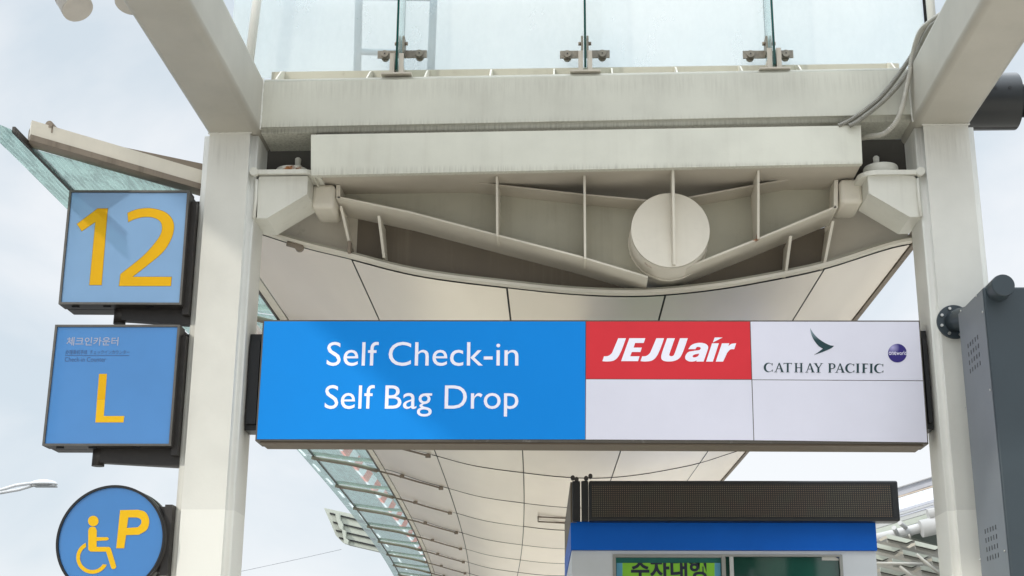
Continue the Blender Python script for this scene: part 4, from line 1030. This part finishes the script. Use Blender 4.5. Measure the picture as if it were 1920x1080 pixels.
spx('gutter_line', [(300,318),(980,112),(980,124),(300,332)], RYs-.06, .3, plain('tan_line', (.6,.5,.4,1), .6), SR)
pa = [at(*SX([q_])[0], Y=y_) for q_, y_ in (((250,340), RYs+9), ((980,124), RYs+9), ((980,330), RYs+.2), ((250,560), RYs+.2))]
MB().hull(pa, [p+Vector((0,.1,-.3)) for p in pa]).build('roof_panel', M_w1, SR)
for a in (470,520,580,640,700,760,820,880,940):
    t0 = 268-(a-470)*.30; MB().tube([at(*SX([(a,t0+8)])[0], Y=RYs+8.8), at(*SX([(a+60,t0+150)])[0], Y=RYs+2)], .02, 6).build('rib', M_w2, SR)
for o_, th, mt in ((0,26,M_w2),(34,20,M_w1),(60,14,M_w2),(80,40,M_w1),(126,60,M_mint)):
    spx('gutter', [(230,480+o_),(980,255+o_),(980,255+o_+th),(230,480+o_+th)], RYs-.3-o_*.004, .25, mt, SR)
MB().tube([at(*SX([(150,720)])[0], Y=RYs-1), at(*SX([(650,602)])[0], Y=RYs-1), at(*SX([(1100,500)])[0], Y=RYs-1)], .15, 24).build('tube', M_w1, SR)
for a, b, r in ((700,600,.27),(770,455,.18)):
    p = at(*SX([(a,b)])[0], Y=RYs-1.2); dv = (at(*SX([(1100,500)])[0], Y=RYs-1.2)-at(*SX([(650,602)])[0], Y=RYs-1.2)).normalized()
    MB().tube([p-dv*.05, p+dv*3.0], r, 32).build('collar', M_w1, SR)
spx('soffit', [(205,640),(560,660),(1000,640),(1000,1300),(205,1300)], RYs+6, .3, M_gs, SR)
spx('dark_bay', [(580,690),(640,640),(1000,560),(1000,800),(830,760)], RYs+3, .3, plain('dark_bay', (.10,.12,.10,1), .6), SR)
M_cr = plain('cream_slat', (.50,.46,.38,1), .5, 0, .15, 1)
for r_ in range(7):
    for c_ in range(-1, 4):
        ox, oy = 340+290*c_-118*r_+random.uniform(-6, 6), 655+70*c_+88*r_
        if not (60 < ox < 900 and oy < 1120): continue
        y = RYs-2+r_*.5+c_*.1
        s = [(ox, oy), (ox+262, oy+62), (ox+200, oy+88), (ox+4, oy+42)]
        sl = spx('slat_panel', s, y, .12, M_mint, SR)
        MB().px(SX([(a, b+11) for a, b in s]), y+.125, .08).build('shadow_gap', M_bk, sl)
        MB().px(SX([(a+2, b+40) for a, b in s]), y+.21, .12).build('edge_beam', M_gs, sl)
        MB().px(SX([(ox-85, oy+62), (ox-38, oy+24), (ox-4, oy+18), (ox-2, oy+42), (ox-60, oy+72)]), y-.2, .1).build('bracket', M_cr, sl)
for a, b, r in (((235,952),(700,960),.07),((640,860),(900,1080),.06),((470,980),(640,1120),.06),((560,655),(580,700),.04)):
    MB().tube([at(*SX([a])[0], Y=RYs-2.8), at(*SX([b])[0], Y=RYs-2.8)], r*.7, 12).build('strut', M_gs, SR)
for a, b in (((410,590),(440,650)), ((470,540),(530,590))):
    MB().tube([at(*SX([a])[0], Y=RYs-1.6), at(*SX([b])[0], Y=RYs-1.2)], .07, 12).build('strut', M_w1, SR)
# far left louvres
LV = empty('louvre_panel', (at(650,990,Y=50).x, 50, -.13), 'pale slatted roof wing poking out beyond the left edge of the canopy glass', 'roof')
VX = lambda pts: [(570+a/4.5, 840+b/4.5) for a, b in pts]
MB().px(VX([(168,505),(500,578),(700,890),(375,815),(325,795),(270,740),(205,590)]), 50, .4).build('panel', M_mint, LV)
for s in ([(215,543),(500,612),(505,626),(218,556)],[(243,618),(560,692),(565,706),(246,631)],[(267,688),(600,762),(605,776),(270,701)],[(295,750),(640,828),(645,842),(298,763)]):
    MB().px(VX(s), 49.95, .06).build('gap', M_bk, LV)
MB().px(VX([(262,540),(298,548),(302,600),(328,650),(325,685),(352,700),(350,760),(375,775),(368,812),(340,805),(320,690),(300,680),(272,600)]), 49.7, .25).build('bracket', M_mint, LV)
# telephone wire at lower left
w0, w1 = at(-200, 1180, Y=60), at(640, 1030, Y=60)
tag(MB().tube([w0.lerp(w1, k/10)-Vector((0,0,.25*(1-(k/5-1)**2))) for k in range(11)], .012, 5).build('overhead_wire', plain('wire_grey', (.35,.36,.38,1), .6)), 'thin pale overhead wire sloping up to the canopy glass at lower left', 'wire')
